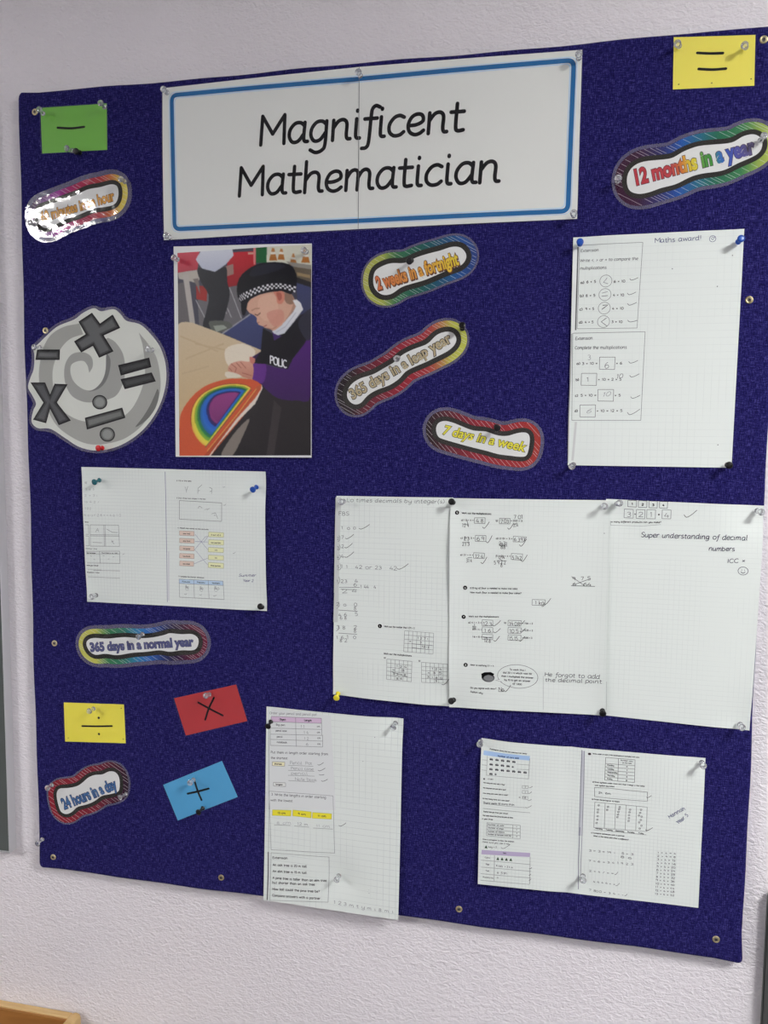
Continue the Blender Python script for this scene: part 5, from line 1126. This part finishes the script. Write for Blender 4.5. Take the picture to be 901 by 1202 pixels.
for g, t_ in (([(402.4,1067.8),(432,1065.1),(431.5,1074.1),(402.1,1076.5)], "13 cm"), ([(434.9,1064.2),(463.8,1063.5),(463.6,1073),(434.6,1073.2)], "9 cm"), ([(465.8,1064.1),(495.6,1062.5),(495.3,1070.8),(465.5,1073.1)], "11 cm")):
    a.quadfill(g, lin((238, 228, 66)), .02); a.box(g, .5, lin((190, 176, 50)), .04); a.text(t_, inner(g, .28, .72, .68), 2.8, .7, DGREY, .06)
for g in ([(405.2,1091.1),(430.9,1088.7)], [(437.1,1088.6),(460.8,1087.6)], [(467,1088),(497.6,1085.8)]): a.line(g, .45, GREY, .04)
a.box([(400.3,1135),(491.7,1130),(491.1,1199.3),(398.6,1210)], .45, GREY, .04)
a.para([("Extension", [(402.5,1144.1),(426.9,1141.6)]), ("An oak tree is 20 m tall.", [(402.8,1155.1),(458.1,1150.4)]), ("An elm tree is 15 m tall.", [(402.8,1165.1),(458.1,1160.3)]), ("A pine tree is taller than an elm tree,", [(402.7,1175.6),(489,1169)]), ("but shorter than an oak tree.", [(402.4,1183.1),(471.1,1176.7)]), ("How tall could the pine tree be?", [(402.4,1193.1),(477.9,1186.5)]), ("Compare answers with a partner.", [(402.4,1203.1),(480.2,1196.9)])], 3.4, .68, lin((70, 72, 74)), slant=.08)
a.build('printed_text', M_INK, r)
b = Ink(hf, 0.2)
for t_, g in (("1 1", [(447.2,936.2),(453,936.3)]), ("1 4", [(451.9,944.9),(459.1,944.8)]), ("1 2", [(452.8,953.6),(460,953.2)]), ("6", [(455.3,962.1),(460,961.9)]), ("Pencil  Pot", [(430.4,993.7),(465.4,991.1)]), ("Pencil case", [(432,1002.1),(467.6,999.4)]), ("pencil", [(431.8,1009.6),(458.4,1007.2)]), ("Note book", [(438.2,1018.1),(472.9,1015.4)]), ("8 cm", [(409,1089.3),(432,1086.9)]), ("12 m", [(441.6,1086.9),(459.7,1085.4)]), ("11 cm", [(471.2,1085.5),(493.7,1084.6)])):
    b.text(t_, g, 4.2, .5, PENCIL if 'cm' not in t_ else FAINT, jit=.5)
b.text("1 2 3 m t y m i 8 m i", [(499.4,1200.5),(591.5,1201.1)], 4.6, .6, PENCIL, jit=.5)
for g in ([(475.6,990.4),(482.8,985.6)], [(476.5,999.1),(485.3,993.8)], [(477.3,1005.3),(484,1003.8)], [(481.2,1014.6),(489.3,1010.4)], [(509.2,1079.8),(517.9,1073.6)]): b.tick(g, .65, GREEN_PEN, short=.15)
b.text(",'", [(553.2,1177.2),(557,1171.2)], 3, .6, GREY); b.disc([(543,977.4)][0], .6, PENCIL, n=8); b.disc([(560.3,939.9)][0], .6, PENCIL, n=8)
b.build('handwriting', M_INK, r)

# 5 --- lower right: two-page pictogram spread
pr_ = [(711.7,932.1), (1006.9,934), (858.3,1113.2)]
q = [(713.7,928.8), (1011.7,929.5), (1011.2,1138.9), (713.1,1141.5)]
r, hf = start(q, 'two-page pictogram worksheet spread with a blue table header, lower right of the board', 0.8, 5.0, pr_, 5.0, 0.24, phs=0.5, extra=lambda u, v: -2.2*math.exp(-abs(u-838)/9))
a = Ink(hf)
a.line([(851.5,932),(851.3,985.9),(851.4,1055.2)], 1.1, lin((140, 142, 158)), .02); a.line([(854.8,933),(855.4,985.4),(855.4,1054.7)], .9, lin((150, 150, 166)), .02); a.line([(852.1,1043),(851.7,1088.2),(852.7,1133.6)], 1.1, lin((140, 142, 158)), .02); a.line([(855.4,1042.6),(855.1,1087.8),(855.1,1115.1)], .8, lin((150, 150, 166)), .02)
a.line([(853.2,933.2),(853.4,985.7),(853.4,1055)], 2.2, lin((202, 205, 212)), 0)
a.text("A pictogram shows the cars sold by a car dealer.", [(725.7,943.2),(778.3,944.1)], 1.5, .42, DGREY)
hd = [(717.4,945.8),(781.7,946.3),(781.4,952.8),(717.1,952)]; a.quadfill(hd, lin((166, 196, 232)), .02); a.text("Number of cars sold", [(737.2,951.5),(766.7,951.7)], 2.0, .55, lin((40, 60, 110)), .05)
a.line([(781.6,950),(780.5,979.4)], .4, GREY, .03); a.line([(722.7,952.1),(722.2,979.9)], .4, GREY, .03)
for g in ([(715.9,958.4),(722.7,958.5)], [(763.1,959.5),(781.4,959.3)], [(715.5,965.5),(722.4,965.7)], [(715.2,972.6),(722,972.8)], [(722,979.6),(747.9,979.6),(780.5,979.4)], [(763.3,966.9),(781.1,966.3)]): a.line(g, .35, GREY, .03)
def car(p, half=False):
    w_ = 2.3 if not half else 1.2; u, v = p; D = lin((66, 70, 74))
    a.fill([(u-w_, v+1.3), (u-w_, v), (u-w_*.6, v-1.3), (u+w_*.5, v-1.3), (u+w_, v+.1), (u+w_, v+1.3)], D, .03); a.fill([(u-w_*.45, v-.2), (u-w_*.35, v-.9), (u+w_*.35, v-.9), (u+w_*.6, v-.2)], lin((190, 192, 194)), .05)
    if not half: a.disc((u-1.2, v+1.4), .6, BLACK, .05, 8); a.disc((u+1.2, v+1.4), .6, BLACK, .05, 8)
for g in ([(728.3,956.3),(736.4,956.2),(744.3,956.2),(752.1,956.1),(759.9,956.3)], [(728.4,963.3),(736.5,963.2),(744.2,963.2),(752,963.3)], [(728.3,970.1),(736.5,970),(744.3,970.2),(752.2,970.1),(760,970.2),(767.8,970.2),(775.6,970.3)], [(728.5,976.9)]):
    for p_ in g: car(p_)
car([(758.5,963.9)][0], True); car([(735,976.9)][0], True); car([(719.1,985.1)][0], True)
a.para([("= 2 cars", [(723.7,985.6),(731.6,985.3)]), ("How many cars were sold in May?", [(718.1,991.3),(748.2,991.8)]), ("How many more cars were sold in April?", [(718,998.9),(749.7,999.1)]), ("How many cars were sold in total?", [(718,1006.9),(753,1006.5)]), ("b) How many more cars were sold?", [(717.7,1014.7),(755,1014.8)]), ("Explain how you know your answer.", [(719.2,1033.8),(753.9,1033.5)]), ("The table shows the favourite pets of class.", [(718.2,1039.8),(761,1038.8)]),
        ("in year three.", [(717.1,1044.7),(733.1,1044.3)]), ("Draw a pictogram to show the children", [(718.9,1075),(762.9,1073.8)]), ("Make sure you use a key.", [(718.3,1078.8),(757.6,1078)])], 1.6, .42, DGREY)
for g in ([(718.3,1021.5),(748.9,1022),(778,1021.7)], [(718.2,1028.7),(749,1028.8),(784,1028.5)]): a.line(g, .4, GREY, .03)
for g in ([(772.3,990),(780.3,989.6),(780.2,993.4),(772.2,993.7)], [(772.5,997),(780.1,996.7),(780,1001.1),(772.4,1001.2)], [(772.9,1005.4),(780.3,1005.5),(780.2,1009.5),(772.8,1009.3)]): a.box(g, .4, GREY, .03)
g = [(724.3,1049.1),(770.8,1048.1),(771.1,1068.1),(724,1068.2)]; a.table(g, (0, .78, 1), (0, .25, .5, .75, 1), .4, GREY, .03)
for t_, g in (("Number of cats", [(725.7,1052.3),(748.2,1051.8)]), ("Number of dogs", [(726.1,1057),(747.8,1056.6)]), ("Number of rabbits", [(725.9,1062),(748.9,1061.5)]), ("Number of hamsters and fish", [(726,1066.7),(758.9,1065.7)]), ("4", [(765.3,1051.3),(766.4,1051.3)]), ("7", [(765.4,1056.2),(766.5,1056.2)]), ("3", [(765.5,1060.9),(766.7,1060.9)]), ("5", [(765.6,1065.9),(766.8,1065.9)])): a.text(t_, g, 1.6, .42, DGREY)
TG = lin((58, 84, 62))
for p_ in [(723.7,1084.9),(740.7,1100.5),(746.6,1100.2),(752.7,1100.1),(758.8,1099.9)]: a.fill([(p_[0], p_[1]-2.4), (p_[0]+2.2, p_[1]+2.2), (p_[0]-2.2, p_[1]+2.2)], TG, .04)
hd = [(717.6,1090.2),(785.4,1087.2),(785.2,1093.3),(717.3,1096.7)]; a.quadfill(hd, lin((186, 174, 204)), .02); a.text("Pets", [(747.7,1092.2),(752.3,1092.2)], 1.6, .42, DGREY, .05)
a.line([(736,1096.3),(736.1,1134.1)], .45, GREY, .03); a.line([(785.6,1092.8),(785.9,1133.1)], .4, GREY, .03)
for g in ([(717,1105.6),(746.2,1104.8),(785.4,1104.2)], [(717.2,1115.9),(746.4,1115),(787.5,1113.9)], [(716.9,1125.7),(746.7,1125.1),(787.3,1123.7)], [(716.9,1135.6),(746.9,1134.6),(785.3,1133.4)]): a.line(g, .4, GREY, .03)
for t_, g in (("Cats", [(722.2,1101.8),(729.5,1101.6)]), ("Dogs", [(723.8,1111.4),(728.8,1111.5)]), ("Fish", [(724,1121.2),(729,1121.3)]), ("Rabbits", [(720,1131.1),(734.9,1130.9)])): a.text(t_, g, 1.8, .45, GREY)
# right hand page
c_ = [(861.7,936.6)][0]; a.disc(c_, 2.2, lin((70, 60, 64)), .03, 20, 1.7); a.text("Write under or over if the statements in multiples with cars.", [(866,936.5),(927.5,936.3)], 1.6, .42, DGREY)
g = [(883.2,939.7),(921.7,939.5),(922.1,971.6),(883,971.8)]; a.table(g, (0, .44, 1), (0, .26, .41, .56, .71, .86, 1), .45, DGREY, .03)
a.text("Number cars", [(903,942.6),(918.9,942.7)], 1.5, .42, DGREY); a.text("on the road", [(905.4,945.8),(917.3,945.7)], 1.4, .42, DGREY)
for t_, g in (("Monday", [(885.6,951),(894.6,950.9)]), ("Tuesday", [(885.8,956.3),(894.5,956.2)]), ("Wednesday", [(885.9,960.8),(899.4,960.8)]), ("Thursday", [(886.1,965.6),(896.1,965.7)]), ("Friday", [(886.2,970.4),(893,970.3)]), ("19", [(910.5,951.2),(912.3,951.2)]), ("5", [(911.2,955.9),(912.2,956)]), ("11", [(910.8,960.5),(912.3,960.5)]), ("15", [(911,965.5),(912.5,965.5)]), ("22", [(910.7,970.6),(912.7,970.6)])): a.text(t_, g, 1.7, .45, DGREY)
a.text("a) Draw symbols under more cars than 3 days in this table", [(866.8,976.7),(935.6,976.3)], 1.6, .42, DGREY); a.text("with symbol equivalent", [(870.2,981.2),(896.3,980.7)], 1.6, .42, DGREY)
a.line([(869.8,983.7),(889.1,982.8),(914.1,983.4),(939.3,983.4),(940.1,996.4)], .45, DGREY, .03); a.line([(869.8,983.7),(870.4,996.6),(889.6,997.2),(914.6,997),(939.3,996.5)], .45, GREY, .03)
a.text("b) Finish the pictogram to match", [(867,1001.5),(903.8,1001.6)], 1.6, .42, DGREY)
a.table([(870.9,1004.6),(939.9,1004.7),(940.1,1039.4),(870.8,1041.4)], (0, .2, .4, .6, .8, 1), (0, 1), .42, GREY, .03); a.line([(870.9,1044.5),(903.7,1044.3),(940.3,1044.1)], .4, GREY, .03)
for t_, g in (("Monday", [(872.9,1042.9),(882.3,1042.9)]), ("Tuesday", [(886.6,1043.2),(895.9,1043.2)]), ("Wednesday", [(899.4,1043.4),(911.2,1043.3)]), ("Thursday", [(915.2,1043.4),(924.7,1043.4)]), ("Friday", [(930.1,1043.3),(936.8,1043.3)])): a.text(t_, g, 1.5, .45, DGREY)
a.text("c) Compare sentences with a partner", [(867.4,1049.8),(912,1049.9)], 1.6, .45, DGREY); a.text("What is the same and what is different?", [(870.5,1053.9),(917.5,1054.6)], 1.6, .45, DGREY)
a.build('printed_text', M_INK, r)
b = Ink(hf, .2)
for t_, g in (("7", [(775.5,992.9),(777.7,992.9)]), ("1", [(775.7,1000.6),(777,1000.7)]), ("4 18", [(767.4,1008.5),(778.1,1008.3)]), ("There were 18 more than", [(718.3,1021.5),(762.3,1020.1)]), ("8 cats  = 2 4 m", [(738.4,1112.2),(762.2,1112.6)]), ("6 fish", [(739.8,1122.6),(754.5,1121.9)]), ("o", [(739.9,1129.8),(742,1129.7)]), ("key = 2", [(727.1,1085.9),(739,1085)]), ("24, 6m", [(875.1,991.5),(891.9,991.9)])): b.text(t_, g, 2.6, .45, GREY, jit=.4)
for g in ([(782.4,992.2),(786.3,989.7)], [(781.9,1000.7),(785.4,997.5)], [(781.5,1011),(785.3,1008.7)], [(779.1,1021.8),(785.5,1017.8)], [(785.4,1110.6),(788.4,1108.3)], [(785.1,1120.1),(787.3,1117.9)], [(785.3,1127.7),(787.5,1125.3)], [(747.6,1084.9),(757.4,1077.5)], [(939.9,991.3),(944.9,987.6)], [(940.8,1038.3),(947.6,1033.2)], [(941.1,1037.6),(948.2,1032.8)], [(901.8,1105.9),(905,1101.4)], [(903.6,1121.9),(907.6,1117.3)], [(915.7,1134.7),(918.5,1131.6)]): b.tick(g, .5, DGREY, short=.2)
for g in ([(876.1,1008.7),(875.6,1014.9),(875.2,1018.8),(875.4,1024.4),(875,1029.4),(874.2,1034.3)], [(888.5,1009.5),(887.6,1014.1)], [(904,1008.3),(903.4,1011.6),(902.5,1015.5),(902.1,1019.3),(901.5,1022.9)], [(917.8,1010.6),(917.2,1014.4),(916.8,1018.7),(916.7,1022.8),(916.4,1026.8)], [(932.1,1009.3),(931.1,1013.7),(929.7,1017.6),(933.2,1019),(932.4,1023.7),(930.3,1027.4),(933.4,1031.9),(931.4,1036.2)]):
    for p_ in g: b.circle(p_, 1.2, .4, GREY, n=10); b.line([(p_[0]-1.2, p_[1]+.8), (p_[0]+1.4, p_[1]-1)], .4, GREY)
b.text("Hannah", [(969,1017.5),(989.5,1002.1)], 4.8, .6, NAVY, slant=.1, jit=.3); b.text("Year 5", [(980.6,1024.6),(993.4,1010.9)], 4.6, .6, NAVY, slant=.1, jit=.3)
for t_, g in (("3 * 3 = 19 -   5 + 3", [(864.9,1076.6),(924.4,1075.2)]), ("7 * 6 = 3 4 1 9 2 3", [(865.4,1091.5),(924.9,1089.5)]), ("2 * 4 / = =", [(866.2,1106.3),(899.3,1105.7)]), ("4 4 4 4 = =", [(872.2,1121),(901.9,1121.2)]), ("7 800 + 3 4 - -", [(866.7,1134),(913.6,1135)]), ("8 6", [(906.4,1080.6),(922.9,1081.2)])): b.text(t_, g, 2.8, .45, GREY, jit=.5)
g0, g1 = [(955.6,1068.7),(979.9,1067.5)], [(954.6,1127.7),(979.8,1127)]
for k in range(13):
    t = k/12; p0 = tuple(np.array(g0[0])*(1-t)+np.array(g1[0])*t); p1 = tuple(np.array(g0[1])*(1-t)+np.array(g1[1])*t); b.text("%d * 4 = %d" % (k+1, 4*(k+1)), [p0, p1], 2.6, .5, GREY, jit=.5)
b.build('handwriting', M_INK, r)

# ---------------------------------------------------------------- all the pins
pin((46.9,35.1), 'clear', 'clear push pin at the top left corner of the green minus card', 1.0, (3, -2)); pin((148.4,33.5), 'clear', 'clear push pin at the top right corner of the green minus card', 1.0, (1, -2)); pin((95.2,90.3), 'clear', 'clear push pin at the bottom edge of the green minus card', 1.0, (-2, 1)); pin((106.2,93.3), 'black', 'black push pin at the bottom edge of the green minus card', 0.8, (2, 3))
pin((29.8,194.2), 'clear', 'clear push pin at the left end of the 60 minutes label', 1.0); pin((179.4,139.7), 'clear', 'clear push pin at the right end of the 60 minutes label', 1.0)
for p_, l_ in zip(tp, ('top left corner', 'middle of the top edge', 'top right corner', 'bottom left corner', 'bottom right corner')): pin(p_, 'clear', 'clear push pin at the %s of the title banner' % l_, 1.8)
pin((943,17), 'clear', 'clear push pin at the top left corner of the yellow equals card', 1.0, (-5, 3)); pin((1021,25), 'clear', 'clear push pin near the top right corner of the yellow equals card', 1.0, (-5, 4))
pin((873.2,177.4), 'clear', 'clear push pin at the left end of the 12 months label', 1.0); pin((1040.9,139.3), 'clear', 'clear push pin at the right end of the 12 months label', 1.0, (3, -3))
for p_, l_ in zip(php, ('top left', 'top right')): pin(p_, 'clear', 'clear push pin at the %s corner of the photograph' % l_, 1.0)
pin((34.2,376.2), 'clear', 'clear push pin at the left edge of the round maths picture', 1.2, (-5, 1)); pin((134.2,527.8), 'red', 'red push pin at the bottom of the round maths picture', 1.2); pin((219.7,382.5), 'clear', 'clear push pin at the right edge of the round maths picture', 1.2, (-2, 0))
pin((605.9,266.1), 'black', 'black push pin in the 2 weeks in a fortnight label', 1.0, (-1, 5)); pin((587.9,396.7), 'clear', 'clear push pin in the middle of the leap year label', 1.0, (1, 4)); pin((676.3,361.6), 'black', 'black push pin at the upper end of the leap year label', 1.0, (2, -5)); pin((724.1,491), 'black', 'black push pin in the 7 days in a week label', 1.0, (4, 3))
pin((828.5,254.4), 'blue', 'blue push pin at the top left of the comparison worksheet', 0.8); pin((1020.9,260.1), 'blue', 'blue push pin at the top right of the comparison worksheet', 0.8, (2, -2)); pin((829.4,540.8), 'clear', 'clear push pin at the bottom left of the comparison worksheet', 0.8, (-3, 3)); pin((1021.2,538.7), 'black', 'black push pin at the bottom right of the comparison worksheet', 0.8)
pin((128.7,575.3), 'teal', 'teal push pin at the top left of the two-page fractions spread', 0.8, (-3, 4)); pin((381,580), 'blue', 'blue push pin at the top right of the two-page fractions spread', 0.8, (-2, 5)); pin((118,754.2), 'clear', 'clear push pin at the bottom left of the two-page fractions spread', 0.8); pin((387.4,759.4), 'black', 'black push pin at the bottom right of the two-page fractions spread', 0.8, (3, -5))
pin((511.6,598.8), 'clear', 'clear push pin at the top left of the handwritten decimals sheet', 0.8); pin((668.8,597), 'black', 'black push pin at the top where the left and middle decimals sheets meet', 1.8, (-1, -3)); pin((869.8,595), 'clear', 'clear push pin at the top right of the middle decimals sheet', 1.8); pin((886,592.4), 'clear', 'clear push pin at the top left of the teacher comment sheet', 0.8, (3, -2)); pin((1058.2,596.4), 'clear', 'clear push pin at the top right of the teacher comment sheet', 0.8, (4, 1))
pin((504.8,877.7), 'yellow', 'yellow push pin at the bottom left of the handwritten decimals sheet', 0.8, (1, 5)); pin((674.9,876), 'black', 'black push pin at the bottom where the left and middle decimals sheets meet', 1.8, (-3, -3)); pin((876.7,873.9), 'black', 'black push pin at the bottom right of the middle decimals sheet', 1.8); pin((1051.7,878.2), 'clear', 'clear push pin at the bottom right of the teacher comment sheet', 0.8)
pin((195.6,809.2), 'clear', 'clear push pin in the 365 days in a normal year label', 1.0, (-1, 3)); pin((109.3,934.2), 'clear', 'clear push pin in the yellow division card', 1.0); pin((303.7,897.3), 'clear', 'clear push pin in the red multiplication card', 1.0, (0, -3)); pin((276.6,1032), 'clear', 'clear push pin in the middle of the blue plus card', 1.0); pin((292.9,1074.5), 'black', 'black push pin at the bottom edge of the blue plus card', 0.9, (-4, 3))
pin((32.5,1065.4), 'clear', 'clear push pin at the left end of the 24 hours label', 1.0); pin((164.9,1065.4), 'clear', 'clear push pin at the right end of the 24 hours label', 1.0, (-9, 4)); pin((12.5,1157.3), 'clear', 'clear push pin on its own at the bottom left edge of the board', 0.0, (-2, 4))
pin((402.1,928.2), 'black', 'black push pin at the top left of the length-measuring worksheet', 0.8, (-1, 6)); pin((591.3,914.5), 'clear', 'clear push pin at the top right of the length-measuring worksheet', 0.8, (-2, 5)); pin((508.1,1154.9), 'clear', 'clear push pin near the bottom of the length-measuring worksheet', 2.0)
pin((712.8,932), 'clear', 'clear push pin at the top left of the pictogram spread', 0.8); pin((1006.4,934.1), 'clear', 'clear push pin at the top right of the pictogram spread', 0.8); pin((858.2,1110.8), 'clear', 'clear push pin at the bottom fold of the pictogram spread', 1.0)
